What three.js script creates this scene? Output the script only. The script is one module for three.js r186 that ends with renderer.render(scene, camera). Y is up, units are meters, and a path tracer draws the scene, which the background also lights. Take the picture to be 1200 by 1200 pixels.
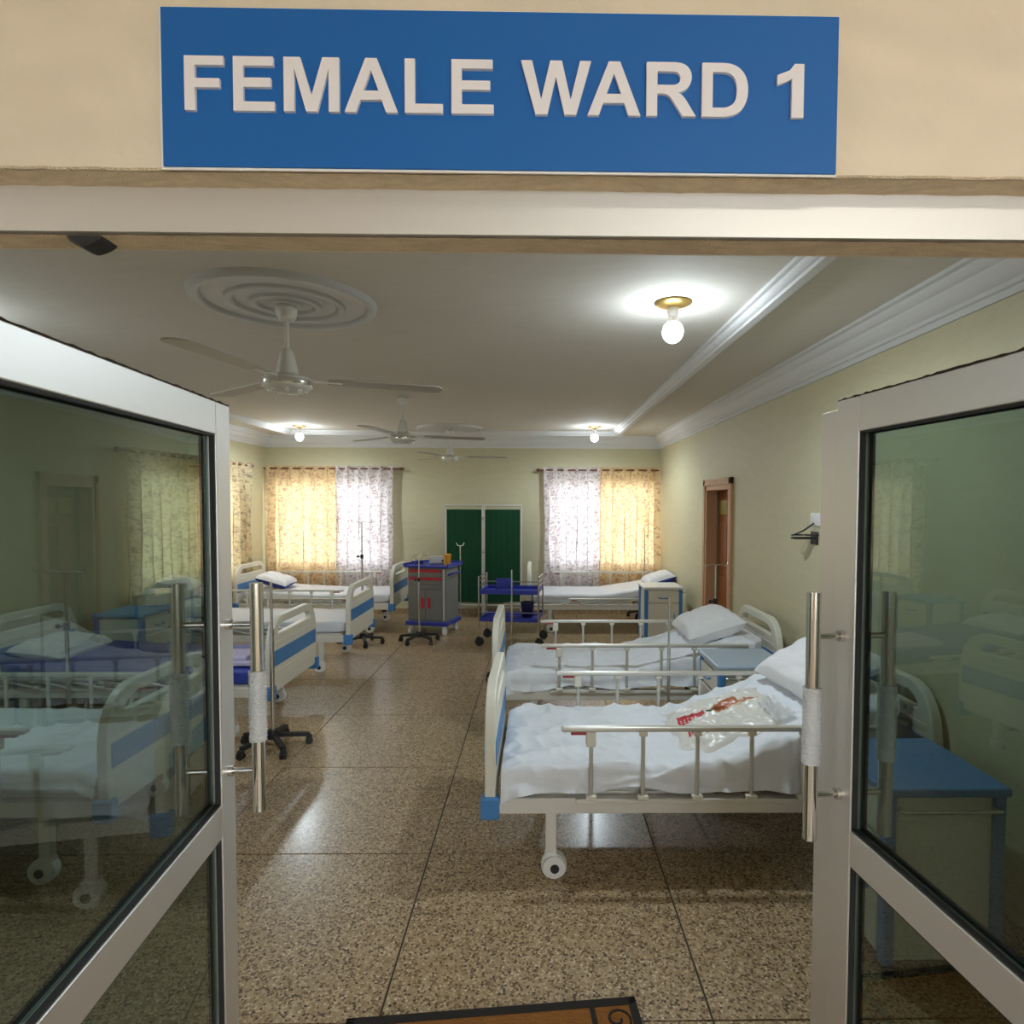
import * as THREE from 'three';
import { mergeGeometries, mergeVertices } from 'three/addons/utils/BufferGeometryUtils.js';
import { RoundedBoxGeometry } from 'three/addons/geometries/RoundedBoxGeometry.js';
import { RectAreaLightUniformsLib } from 'three/addons/lights/RectAreaLightUniformsLib.js';
import { createNoise2D, createNoise3D } from 'simplex-noise';

// ---------- camera, sky, large lights, exposure ----------
const scene = new THREE.Scene();
const EYE = 1.774;
const camera = new THREE.PerspectiveCamera(2 * Math.atan(600 / 719.34) * 180 / Math.PI, 1, 0.05, 200);
camera.position.set(0, EYE, 0);
camera.rotation.order = 'YXZ';
camera.rotation.set(-0.0382, -0.0138, 0.0032);
camera.setViewOffset(1200, 1200, -40.3, -16.0, 1200, 1200);
scene.background = new THREE.Color().setRGB(0.86, 0.94, 1.0);       // overcast sky
scene.backgroundIntensity = 5.6;
const renderer = new THREE.WebGLRenderer({ antialias: true });
renderer.toneMapping = THREE.LinearToneMapping;
renderer.toneMappingExposure = 1.42;
renderer.shadowMap.enabled = true;
RectAreaLightUniformsLib.init();
const BULB = 3.0, RIM = 0.62;   // ward bulbs: strength below the opaque neck, and the weaker light past it
const TUBE = 6.0;          // corridor fitting

// ---------- helpers ----------
let seed = 7;
const rnd = () => { seed = (seed * 1664525 + 1013904223) >>> 0; return seed / 4294967296; };
const n2 = createNoise2D(rnd), n3 = createNoise3D(rnd);
const PI = Math.PI, V = (x, y, z) => new THREE.Vector3(x, y, z);
const used = {};
function numbered(name) { const k = used[name] = (used[name] ?? -1) + 1; return k ? `${name}_${String(k).padStart(3, '0')}` : name; }
function uvBox(g) {
  const p = g.attributes.position, n = g.attributes.normal, uv = new Float32Array(p.count * 2);
  for (let i = 0; i < p.count; i++) {
    const ax = Math.abs(n.getX(i)), ay = Math.abs(n.getY(i)), az = Math.abs(n.getZ(i));
    let a, b;
    if (ax >= ay && ax >= az) { a = p.getZ(i); b = p.getY(i); } else if (ay >= az) { a = p.getX(i); b = p.getZ(i); } else { a = p.getX(i); b = p.getY(i); }
    uv[2 * i] = a; uv[2 * i + 1] = b;
  }
  g.setAttribute('uv', new THREE.BufferAttribute(uv, 2));
  return g;
}
function flat(list) {
  const out = [].concat(list).map((g) => {
    let h = g.index ? g.toNonIndexed() : g.clone();
    if (!h.attributes.normal) h.computeVertexNormals();
    for (const k of Object.keys(h.attributes)) if (!['position', 'normal', 'uv'].includes(k)) h.deleteAttribute(k);
    if (!h.attributes.uv) uvBox(h);
    return h;
  });
  return out.length > 1 ? mergeGeometries(out) : out[0];
}
function obj(name, list, mat, parent = scene, keepUv = false) {
  const g = flat(list);
  if (!keepUv) uvBox(g);
  const m = new THREE.Mesh(g, mat);
  m.name = parent === scene ? numbered(name) : name;
  m.castShadow = m.receiveShadow = true;
  parent.add(m);
  return m;
}
function shared(name, geometry, mat, parent) {      // a part whose geometry other things share
  const m = new THREE.Mesh(geometry, mat); m.name = name; m.castShadow = m.receiveShadow = true; parent.add(m); return m;
}
function thing(name, label, category, [x, y, z] = [0, 0, 0], turn = 0, group) {
  const o = new THREE.Group(); o.name = numbered(name); scene.add(o);
  o.position.set(x, y, z); o.rotation.y = turn; o.userData = { label, category };
  if (group) o.userData.group = group;
  return o;
}
function tag(o, label, category, group) { o.userData = { label, category }; if (group) o.userData.group = group; return o; }
function struct(o, label, category) { o.userData = { kind: 'structure', label, category }; return o; }
function sgroup(name, label, category) { const o = new THREE.Group(); o.name = name; scene.add(o); return struct(o, label, category); }
const box = (x0, x1, y0, y1, z0, z1) => new THREE.BoxGeometry(x1 - x0, y1 - y0, z1 - z0).translate((x0 + x1) / 2, (y0 + y1) / 2, (z0 + z1) / 2);
const rbox = (x0, x1, y0, y1, z0, z1, r = 0.006, s = 2) => new RoundedBoxGeometry(x1 - x0, y1 - y0, z1 - z0, s, r).translate((x0 + x1) / 2, (y0 + y1) / 2, (z0 + z1) / 2);
function rod(a, b, r, r2 = r, seg = 12) {
  const d = b.clone().sub(a), g = new THREE.CylinderGeometry(r2, r, d.length(), seg, 1);
  g.applyQuaternion(new THREE.Quaternion().setFromUnitVectors(V(0, 1, 0), d.clone().normalize()));
  return g.translate((a.x + b.x) / 2, (a.y + b.y) / 2, (a.z + b.z) / 2);
}
const tube = (pts, r, seg = 24, rs = 8, closed = false) => new THREE.TubeGeometry(new THREE.CatmullRomCurve3(pts, closed, 'catmullrom', 0.3), seg, r, rs, closed);
const lathe = (pts, seg = 32) => new THREE.LatheGeometry(pts.map(([a, b]) => new THREE.Vector2(a, b)), seg);
function grid(nu, nv, f, uvf) {                      // parametric sheet
  const p = [], uv = [], idx = [];
  for (let j = 0; j <= nv; j++) for (let i = 0; i <= nu; i++) { const q = f(i / nu, j / nv); p.push(q.x, q.y, q.z); const t = uvf ? uvf(i / nu, j / nv) : [i / nu, j / nv]; uv.push(t[0], t[1]); }
  for (let j = 0; j < nv; j++) for (let i = 0; i < nu; i++) { const a = j * (nu + 1) + i; idx.push(a, a + 1, a + nu + 2, a, a + nu + 2, a + nu + 1); }
  const g = new THREE.BufferGeometry();
  g.setAttribute('position', new THREE.Float32BufferAttribute(p, 3)); g.setAttribute('uv', new THREE.Float32BufferAttribute(uv, 2)); g.setIndex(idx); g.computeVertexNormals();
  return g;
}
function extrudeX(shape, depth, bevel = 0.005) {     // shape in (z, y), extruded along x, centred
  const g = new THREE.ExtrudeGeometry(shape, { depth: depth - 2 * bevel, bevelEnabled: bevel > 0, bevelThickness: bevel, bevelSize: bevel, bevelSegments: 2, curveSegments: 10 });
  g.translate(0, 0, -(depth - 2 * bevel) / 2); g.rotateY(-PI / 2);
  return g;
}

// ---------- textures ----------
function dataTex(w, h, f, srgb = true, repeatM = 1) {
  const d = new Uint8Array(w * h * 4);
  for (let y = 0; y < h; y++) for (let x = 0; x < w; x++) { const c = f(x, y), k = 4 * (y * w + x); d[k] = c[0]; d[k + 1] = c[1]; d[k + 2] = c[2]; d[k + 3] = 255; }
  const t = new THREE.DataTexture(d, w, h); t.wrapS = t.wrapT = THREE.RepeatWrapping; t.magFilter = THREE.LinearFilter; t.minFilter = THREE.LinearMipmapLinearFilter; t.generateMipmaps = true;
  if (srgb) t.colorSpace = THREE.SRGBColorSpace;
  t.repeat.set(1 / repeatM, 1 / repeatM); t.needsUpdate = true;
  return t;
}
const cl = (v) => Math.max(0, Math.min(255, v));
const loop = (x, y, S, s) => {                       // tileable noise
  const a = x / S * 2 * PI, b = y / S * 2 * PI, r = s;
  return n3(Math.cos(a) * r + 5 * Math.cos(b), Math.sin(a) * r + 5 * Math.sin(b), Math.cos(b) * r + Math.sin(b) * 2.3);
};
// terrazzo: marble chips of cream, brown and dark in a tan binder
function terrazzo() {
  const S = 1280, C = 9, N = Math.floor(S / C), cell = [];
  const pal = [[186, 172, 146], [196, 184, 160], [168, 150, 124], [150, 130, 104], [124, 102, 76], [96, 77, 58], [214, 206, 188], [182, 164, 136], [62, 50, 40], [164, 146, 120], [176, 160, 134], [190, 178, 154]];
  for (let i = 0; i < N * N; i++) cell.push([rnd(), rnd(), pal[Math.floor(rnd() * pal.length)], 0.75 + rnd() * 0.5]);
  const L = C * N;
  return dataTex(L, L, (x, y) => {
    const gx = Math.floor(x / C), gy = Math.floor(y / C); let b1 = 9e9, b2 = 9e9, bc = null;
    for (let j = -1; j <= 1; j++) for (let i = -1; i <= 1; i++) {
      const c = cell[((gy + j + N) % N) * N + (gx + i + N) % N], dx = (gx + i + c[0]) * C - x, dy = (gy + j + c[1]) * C - y, d = Math.sqrt(dx * dx + dy * dy) * c[3];
      if (d < b1) { b2 = b1; b1 = d; bc = c; } else if (d < b2) b2 = d;
    }
    const chip = b2 - b1 > 1.3 ? bc[2] : [152, 132, 102];
    return [chip[0] * 1.02, chip[1] * 0.97, chip[2] * 0.9];
  }, true, 1.28);
}
const mottle = (r, g, b, amp, S = 256, m = 2) => dataTex(S, S, (x, y) => { const v = loop(x, y, S, 1.2) * 0.6 + loop(x + 40, y + 9, S, 4) * 0.4, k = 1 + v * amp; return [cl(r * k), cl(g * k), cl(b * k)]; }, true, m);
const bumpTex = (S, s, m) => dataTex(S, S, (x, y) => { const v = 128 + 70 * loop(x, y, S, s) + (rnd() - 0.5) * 60; return [cl(v), cl(v), cl(v)]; }, false, m);
const plasterBump = bumpTex(256, 6, 0.6);
function curtainTex(base, ink, ink2) {               // printed leaf sprigs
  const S = 512, c = document.createElement('canvas'); c.width = c.height = S; const q = c.getContext('2d');
  q.fillStyle = base; q.fillRect(0, 0, S, S);
  for (let i = 0; i < 420; i++) {
    const x = rnd() * S, y = rnd() * S, a = rnd() * 6.28, l = 8 + rnd() * 18;
    for (const [ox, oy] of [[0, 0], [S, 0], [-S, 0], [0, S], [0, -S]]) {
      q.save(); q.translate(x + ox, y + oy); q.rotate(a); q.globalAlpha = 0.2 + 0.3 * rnd(); q.fillStyle = i % 3 ? ink : ink2;
      q.beginPath(); q.moveTo(-l, 0); q.quadraticCurveTo(0, -l * 0.8, l, 0); q.quadraticCurveTo(0, l * 0.8, -l, 0); q.fill(); q.restore();
    }
  }
  const t = new THREE.CanvasTexture(c); t.colorSpace = THREE.SRGBColorSpace; t.wrapS = t.wrapT = THREE.RepeatWrapping; t.repeat.set(1 / 0.7, 1 / 0.7); return t;
}
function woodTex(a, b, S = 256) {
  return dataTex(S, S, (x, y) => { const g = Math.sin((x + 10 * loop(x, y, S, 1.5)) * 0.35) * 0.5 + 0.5, f = 0.7 * g + 0.3 * rnd(); return [0, 1, 2].map((k) => cl(a[k] + (b[k] - a[k]) * f)); }, true, 0.5);
}

// ---------- materials ----------
const std = (r, g, b, rough = 0.6, metal = 0, extra = {}) => new THREE.MeshStandardMaterial({ color: new THREE.Color().setRGB(r, g, b), roughness: rough, metalness: metal, side: THREE.DoubleSide, ...extra });
const phys = (o) => new THREE.MeshPhysicalMaterial({ side: THREE.DoubleSide, ...o });
const rgb = (r, g, b) => new THREE.Color().setRGB(r, g, b);
const M = {
  wardWall: new THREE.MeshStandardMaterial({ map: mottle(204, 197, 163, 0.02), roughness: 0.55, bumpMap: plasterBump, bumpScale: 0.001 }),
  hallWall: new THREE.MeshStandardMaterial({ map: mottle(224, 209, 186, 0.03), roughness: 0.7, bumpMap: plasterBump, bumpScale: 0.0012 }),
  rawPlaster: new THREE.MeshStandardMaterial({ map: mottle(214, 194, 164, 0.07, 256, 0.4), roughness: 0.95, bumpMap: bumpTex(128, 9, 0.06), bumpScale: 0.004 }),
  ceiling: new THREE.MeshStandardMaterial({ map: mottle(214, 208, 198, 0.015), roughness: 0.85 }),
  cornice: std(0.78, 0.77, 0.76, 0.6, 0, { bumpMap: bumpTex(128, 5, 0.09), bumpScale: 0.004 }),
  terrazzo: phys({ map: terrazzo(), roughness: 0.42, clearcoat: 0.5, clearcoatRoughness: 0.22 }),
  joint: std(0.07, 0.055, 0.045, 0.9),
  hallFloor: std(0.42, 0.36, 0.28, 0.4),
  aluminium: std(0.77, 0.75, 0.72, 0.44, 0.8),
  steel: std(0.72, 0.7, 0.67, 0.16, 1),
  brass: std(0.72, 0.5, 0.16, 0.3, 0.9),
  chrome: std(0.82, 0.82, 0.82, 0.08, 1),
  sealDark: std(0.05, 0.028, 0.018, 0.9),
  rubber: std(0.02, 0.02, 0.02, 0.7),
  blackPlastic: std(0.018, 0.018, 0.02, 0.45),
  tintedGlass: phys({ color: rgb(0.52, 0.60, 0.57), transmission: 1, thickness: 0, roughness: 0, ior: 1.58 }),
  clearGlass: phys({ color: rgb(0.97, 0.98, 0.98), transmission: 1, thickness: 0, roughness: 0, ior: 1.45 }),
  cream: std(0.76, 0.73, 0.62, 0.4),
  creamMetal: std(0.74, 0.71, 0.64, 0.42),
  blue: std(0.07, 0.24, 0.54, 0.45),
  railAlu: std(0.66, 0.64, 0.58, 0.35, 0.55),
  redPlastic: std(0.42, 0.05, 0.06, 0.5),
  whitePlastic: std(0.8, 0.79, 0.76, 0.4),
  mattress: std(0.72, 0.73, 0.77, 0.55),
  mattressBlue: std(0.03, 0.06, 0.36, 0.5),
  sheet: phys({ color: rgb(0.80, 0.82, 0.86), roughness: 0.75, sheen: 0.3 }),
  lilac: phys({ color: rgb(0.56, 0.5, 0.72), roughness: 0.8 }),
  lightBlueCloth: phys({ color: rgb(0.16, 0.36, 0.62), roughness: 0.85 }),
  pillow: phys({ color: rgb(0.82, 0.81, 0.82), roughness: 0.8, sheen: 0.3 }),
  pillowBlue: std(0.03, 0.05, 0.3, 0.7),
  fan: std(0.75, 0.73, 0.68, 0.45),
  fanBlade: std(0.45, 0.41, 0.36, 0.5),
  cartGrey: std(0.20, 0.20, 0.19, 0.45),
  cartBlue: std(0.035, 0.05, 0.36, 0.4),
  red: std(0.5, 0.02, 0.04, 0.35),
  yellow: std(0.75, 0.36, 0.02, 0.45),
  green: std(0.0, 0.05, 0.014, 0.9),
  screenFrame: std(0.62, 0.6, 0.55, 0.4, 0.3),
  wood: new THREE.MeshStandardMaterial({ map: woodTex([112, 56, 18], [164, 94, 36]), roughness: 0.45 }),
  woodFrame: new THREE.MeshStandardMaterial({ map: woodTex([184, 136, 100], [210, 164, 126]), roughness: 0.5 }),
  olive: std(0.28, 0.2, 0.02, 0.6),
  rodWood: std(0.16, 0.05, 0.025, 0.4),
  signBlue: std(0.0, 0.115, 0.41, 0.55),
  signWhite: std(0.80, 0.76, 0.78, 0.45),
  signEdge: std(0.84, 0.82, 0.78, 0.5),
  plasticWrap: phys({ color: rgb(0.9, 0.9, 0.9), roughness: 0.08, transmission: 0.42, thickness: 0, ior: 1.5 }),
  bulbGlow: new THREE.MeshStandardMaterial({ color: 0xffffff, emissive: rgb(0.92, 0.97, 1), emissiveIntensity: 6 }),
  tubeGlow: new THREE.MeshStandardMaterial({ color: 0xffffff, emissive: rgb(1, 0.95, 0.86), emissiveIntensity: 4 }),
  curtainWhite: phys({ map: curtainTex('#f2eaea', '#a98f96', '#8d828c'), roughness: 1, transmission: 0.44, thickness: 0 }),
  curtainGold: phys({ map: curtainTex('#f4dcae', '#c08d6c', '#b5887c'), roughness: 1, transmission: 0.6, thickness: 0 }),
  curtainBeige: phys({ map: curtainTex('#ecdab2', '#a88f72', '#8f8070'), roughness: 1, transmission: 0.5, thickness: 0 }),
  mat: new THREE.MeshStandardMaterial({ map: mottle(150, 96, 40, 0.25, 128, 0.15), roughness: 1, bumpMap: bumpTex(128, 12, 0.05), bumpScale: 0.003 }),
  matDark: std(0.02, 0.015, 0.012, 0.95),
  earth: std(0.3, 0.26, 0.2, 0.95),
};

// ---------- structure ----------
const XL = -4.26, XR = 1.93, ZB = -9.7, ZN = -0.82, ZW = -0.62, YC = 2.8, T = 0.2;
// wall with holes: u along the wall, holes [u0,u1,v0,v1]
function wallPieces(u0, u1, v1, holes, make) {
  const out = []; let u = u0;
  for (const [a, b, c, d] of holes) { if (a > u) out.push(make(u, a, 0, v1)); if (c > 0) out.push(make(a, b, 0, c)); if (d < v1) out.push(make(a, b, d, v1)); u = b; }
  if (u < u1) out.push(make(u, u1, 0, v1));
  return out;
}
const YTOP = YC + 0.15;
const WIN_A = [-4.16, -2.36, 0.8, 2.15], WIN_B = [0.16, 1.86, 0.8, 2.15], WIN_C = [-8.6, -6.5, 0.8, 2.15];   // far wall two, left wall one (z range)
struct(obj('wall_far', wallPieces(XL - T, XR + T, YTOP, [WIN_A, WIN_B], (a, b, c, d) => box(a, b, c, d, ZB - T, ZB)), M.wardWall), 'pale olive cream end wall with two curtained windows', 'wall');
struct(obj('wall_left', wallPieces(ZB - T, ZN, YTOP, [WIN_C], (a, b, c, d) => box(XL - T, XL, c, d, a, b)), M.wardWall), 'pale olive cream side wall with one curtained window', 'wall');
const DOOR_R = [-7.0, -6.1, 0, 1.97];
struct(obj('wall_right', wallPieces(ZB - T, ZN, YTOP, [DOOR_R], (a, b, c, d) => box(XR, XR + T, c, d, a, b)), M.wardWall), 'pale olive cream side wall with a wooden doorway', 'wall');
struct(obj('ceiling', [box(XL - T, XR + T, YC, YC + 0.15, ZB - T, ZN)], M.ceiling), 'off white painted ward ceiling', 'ceiling');
const OPX0 = -0.80, OPX1 = 0.92, OPY = 2.1;
struct(obj('wall_front', wallPieces(XL - T, XR + T, YTOP, [[OPX0, OPX1, 0, OPY]], (a, b, c, d) => box(a, b, c, d, ZN, ZW - 0.004)), M.hallWall), 'beige wall over the double doorway', 'wall');
// raw plaster reveal strip under the wall face, thin and uneven
{
  const g = grid(160, 6, (u, v) => { const x = OPX0 + (OPX1 - OPX0) * u, w = 0.0006 * n2(x * 14, 3) + 0.0005 * n2(x * 60, 8) + 0.0003 * n2(x * 170, 2); return v < 0.5 ? V(x, OPY + 0.002 - v * 0.008 + w, ZW - 0.003) : V(x, OPY - 0.002 + w - (v - 0.5) * 0.002, ZW - 0.003 - (v - 0.5) * 0.066); });
  struct(obj('trim_1', g, M.rawPlaster), 'rough sandy plaster edge over the door frame', 'trim');
}
// floor of terrazzo panels
{
  const fl = sgroup('floor', 'polished speckled brown terrazzo floor in large panels', 'floor');
  obj('floor_base', [box(XL - T, XR + T, -0.16, -0.006, ZB - T, ZW)], M.joint, fl);
  const X0 = -0.5415, TX = 1.147, Z0 = -2.0313, TZ = 1.0113, g = 0.0035;
  const xs = [XL], zs = [ZW];
  for (let i = -3; i <= 2; i++) { const x = X0 + i * TX; if (x > XL + 0.05 && x < XR - 0.05) xs.push(x); } xs.push(XR);
  for (let j = -1; j <= 8; j++) { const z = Z0 - j * TZ; if (z < ZW - 0.05 && z > ZB + 0.05) zs.push(z); } zs.push(ZB);
  for (let i = 0; i + 1 < xs.length; i++) for (let j = 0; j + 1 < zs.length; j++) {
    const geo = flat(rbox(xs[i] + g, xs[i + 1] - g, -0.03, 0, zs[j + 1] + g, zs[j] - g, 0.0015, 1)); uvBox(geo);
    const uv = geo.attributes.uv, a = rnd() * 1.28, b = rnd() * 1.28, sw = rnd() < 0.5;
    for (let k = 0; k < uv.count; k++) { const u = uv.getX(k), v = uv.getY(k); uv.setXY(k, (sw ? v : u) + a, (sw ? u : v) + b); }
    shared('floor_tile', geo, M.terrazzo, fl);
  }
}
// cornice: profile (out from wall, down from ceiling)
function corniceShape(s = 1) {
  const sh = new THREE.Shape(); sh.moveTo(0, 0); sh.lineTo(0.15 * s, 0); sh.lineTo(0.15 * s, -0.018 * s); sh.lineTo(0.125 * s, -0.022 * s);
  sh.quadraticCurveTo(0.115 * s, -0.05 * s, 0.085 * s, -0.06 * s); sh.lineTo(0.08 * s, -0.075 * s); sh.quadraticCurveTo(0.06 * s, -0.11 * s, 0.03 * s, -0.125 * s);
  sh.lineTo(0.03 * s, -0.145 * s); sh.lineTo(0.014 * s, -0.15 * s); sh.lineTo(0.014 * s, -0.18 * s); sh.lineTo(0, -0.18 * s); sh.closePath(); return sh;
}
const prism = (sh, L) => new THREE.ExtrudeGeometry(sh, { depth: L, bevelEnabled: false, curveSegments: 6 });
{
  const lenZ = ZN - ZB, lenX = XR - XL;
  const parts = [['trim_2', prism(corniceShape(), lenZ).rotateY(PI).translate(XR, YC, ZN), 'white plaster cornice along the wall with the wooden door'],
    ['trim_3', prism(corniceShape(), lenZ).translate(XL, YC, ZB), 'white plaster cornice along the wall with a single window'],
    ['trim_4', prism(corniceShape(), lenX).rotateY(-PI / 2).translate(XR, YC, ZB), 'white plaster cornice over the two end windows']];
  for (const [n, g, l] of parts) {
    struct(obj(n, g, M.cornice), l, 'cornice');
  }
  // raised moulding frame on the ceiling, set in from the walls
  const ms = new THREE.Shape(); const w = 0.08;
  ms.moveTo(-w, 0); ms.lineTo(-w, -0.018); ms.lineTo(-w + 0.018, -0.022); ms.quadraticCurveTo(-w + 0.03, -0.045, -0.028, -0.048); ms.lineTo(-0.022, -0.06); ms.lineTo(0.022, -0.06); ms.lineTo(0.028, -0.048); ms.quadraticCurveTo(w - 0.03, -0.045, w - 0.018, -0.022); ms.lineTo(w, -0.018); ms.lineTo(w, 0); ms.closePath();
  const mx0 = -3.62, mx1 = 1.15, mz0 = -9.0, mz1 = -1.5;
  struct(obj('trim_5', [prism(ms, mz1 - mz0).translate(mx1, YC, mz0), prism(ms, mz1 - mz0).translate(mx0, YC, mz0),
    prism(ms, mx1 - mx0 + 2 * w).rotateY(PI / 2).translate(mx0 - w, YC, mz0), prism(ms, mx1 - mx0 + 2 * w).rotateY(PI / 2).translate(mx0 - w, YC, mz1)], M.cornice), 'raised white moulding frame on the ceiling', 'moulding');
}
// dark skirting
struct(obj('baseboard_far', [rbox(XL, XR, 0, 0.09, ZB, ZB + 0.012, 0.003)], M.terrazzo), 'terrazzo skirting along the end wall', 'skirting');
struct(obj('baseboard_right', [rbox(XR - 0.012, XR, 0, 0.09, ZB, -7.1, 0.003), rbox(XR - 0.012, XR, 0, 0.09, -6.0, ZN, 0.003)], M.terrazzo), 'terrazzo skirting along the wooden door wall', 'skirting');
struct(obj('baseboard_left', [rbox(XL, XL + 0.012, 0, 0.09, ZB, ZN, 0.003)], M.terrazzo), 'terrazzo skirting along the single window wall', 'skirting');
// windows: frame, two panes, mullion, burglar bars
function windowUnit(n, hole, side, label) {
  const [a, b, c, d] = hole, w = sgroup(`window_${n}`, label, 'window');
  const P = side === 'far' ? (u0, u1, v0, v1, t0, t1) => box(u0, u1, v0, v1, ZB - t1, ZB - t0) : (u0, u1, v0, v1, t0, t1) => box(XL - t1, XL - t0, v0, v1, u0, u1);
  const f = 0.045, m = (a + b) / 2;
  obj('window_frame', [P(a, b, c, c + f, 0.06, 0.13), P(a, b, d - f, d, 0.06, 0.13), P(a, a + f, c, d, 0.06, 0.13), P(b - f, b, c, d, 0.06, 0.13), P(m - 0.03, m + 0.03, c, d, 0.06, 0.13)], M.aluminium, w);
  obj('pane', P(a + f, m - 0.03, c + f, d - f, 0.092, 0.097), M.clearGlass, w);
  obj('pane', P(m + 0.03, b - f, c + f, d - f, 0.092, 0.097), M.clearGlass, w);
  for (let k = 1; k <= 5; k++) { const y = c + (d - c) * k / 6; obj('burglar_bar', P(a, b, y - 0.007, y + 0.007, 0.15, 0.164), M.aluminium, w); }
  for (let k = 1; k <= 3; k++) { const x = a + (b - a) * k / 4; obj('burglar_bar', P(x - 0.006, x + 0.006, c, d, 0.166, 0.178), M.aluminium, w); }
}
windowUnit(1, WIN_A, 'far', 'barred window behind the gold and white curtains near the green cot corner');
windowUnit(2, WIN_B, 'far', 'barred window behind the curtains above the far bed');
windowUnit(3, WIN_C, 'left', 'barred window in the side wall behind beige curtains');
scene.getObjectByName('window_1').userData.label = 'barred end wall window by the side window corner';
// ground outside
struct(obj('ground_outside', box(-40, 40, -0.4, -0.17, -50, 30), M.earth), 'bare earth outside the building', 'ground');

// wooden door in the right wall
{
  const d = sgroup('door_3', 'brown wooden door set deep in a lighter wooden frame', 'door');
  const [a, b, , t] = DOOR_R;
  obj('door_frame', [rbox(XR - 0.02, XR + 0.11, 0, t, a, a + 0.06, 0.004), rbox(XR - 0.02, XR + 0.11, 0, t, b - 0.06, b, 0.004), rbox(XR - 0.02, XR + 0.11, t - 0.06, t, a, b, 0.004),
    rbox(XR - 0.03, XR, 0, t + 0.06, a - 0.06, a + 0.01, 0.004), rbox(XR - 0.03, XR, 0, t + 0.06, b - 0.01, b + 0.06, 0.004), rbox(XR - 0.03, XR, t - 0.01, t + 0.06, a - 0.06, b + 0.06, 0.004)], M.woodFrame, d);
  const leaf = obj('door_leaf', [rbox(XR + 0.12, XR + 0.16, 0.01, t - 0.065, a + 0.065, b - 0.065, 0.004)], M.wood, d);
  for (const [y0, y1] of [[0.2, 0.95], [1.1, 1.55]]) for (const [z0, z1] of [[a + 0.14, -6.58], [-6.52, b - 0.14]]) obj('panel', rbox(XR + 0.105, XR + 0.13, y0, y1, z0, z1, 0.008), M.wood, leaf);
  for (const [z0, z1] of [[a + 0.14, -6.58], [-6.52, b - 0.14]]) obj('panel', rbox(XR + 0.105, XR + 0.13, 1.64, 1.8, z0, z1, 0.008), M.olive, leaf);
  obj('handle', [rod(V(XR + 0.12, 1.02, b - 0.12), V(XR + 0.07, 1.02, b - 0.12), 0.01), rod(V(XR + 0.07, 1.02, b - 0.12), V(XR + 0.07, 1.02, b - 0.24), 0.009)], M.steel, leaf);
  obj('back_board', box(XR + T, XR + T + 0.02, 0, t, a, b), M.wood, d);
}

// ---------- corridor on the camera's side ----------
{
  const x0 = -2.8, x1 = 2.8, z1 = 2.3, y1 = 2.85;
  struct(obj('floor_corridor', box(x0, x1, -0.16, 0, ZW, z1), M.hallFloor), 'tan corridor floor outside the ward', 'floor');
  struct(obj('ceiling_corridor', box(x0 - T, x1 + T, y1, y1 + 0.12, ZW - 0.004, z1 + T), M.ceiling), 'white corridor ceiling', 'ceiling');
  struct(obj('wall_corridor', wallPieces(x0, x1, y1, [[0.1, 2.3, 1.0, 2.45]], (a, b, c, d) => box(a, b, c, d, z1, z1 + T)), M.hallWall), 'beige corridor wall with a wide window facing the ward doors', 'wall');
  struct(obj('wall_corridor_end', wallPieces(ZW, z1 + T, y1, [[0.2, 1.5, 0.9, 2.3]], (a, b, c, d) => box(x0 - T, x0, c, d, a, b)), M.hallWall), 'beige corridor end wall with an open window', 'wall');
  struct(obj('wall_corridor_side', [box(x1, x1 + T, 0, y1, ZW, z1 + T)], M.hallWall), 'plain beige corridor end wall', 'wall');
}

// ---------- entrance: header, sign, door leaves ----------
{
  const fr = sgroup('door_frame', 'satin aluminium frame of the glazed double doors', 'door frame');
  obj('header', [box(OPX0, OPX1, 2.052, 2.098, ZW - 0.067, ZW - 0.031)], M.aluminium, fr);
  obj('sealant', grid(120, 3, (u, v) => V(OPX0 + (OPX1 - OPX0) * u, 2.0505 - 0.0005 * v + 0.0005 * n2(u * 60, v), ZW - 0.036 - v * 0.034)), M.rawPlaster, fr);
  obj('jamb', rbox(OPX0, OPX0 + 0.045, 0, 2.0505, ZW - 0.067, ZW - 0.031, 0.002), M.aluminium, fr);
  obj('jamb', rbox(OPX1 - 0.045, OPX1, 0, 2.0505, ZW - 0.067, ZW - 0.031, 0.002), M.aluminium, fr);
  const cs = new THREE.Shape(); cs.moveTo(-0.016, 0); cs.lineTo(0.016, 0); cs.quadraticCurveTo(0.006, -0.007, -0.003, -0.008); cs.quadraticCurveTo(-0.013, -0.006, -0.016, 0);
  obj('catch', new THREE.ExtrudeGeometry(cs, { depth: 0.025, bevelEnabled: true, bevelSize: 0.002, bevelThickness: 0.002, bevelSegments: 1 }).translate(-0.475, 2.05, ZW - 0.064), M.blackPlastic, fr).userData.label = 'small black rubber catch';
}
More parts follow.
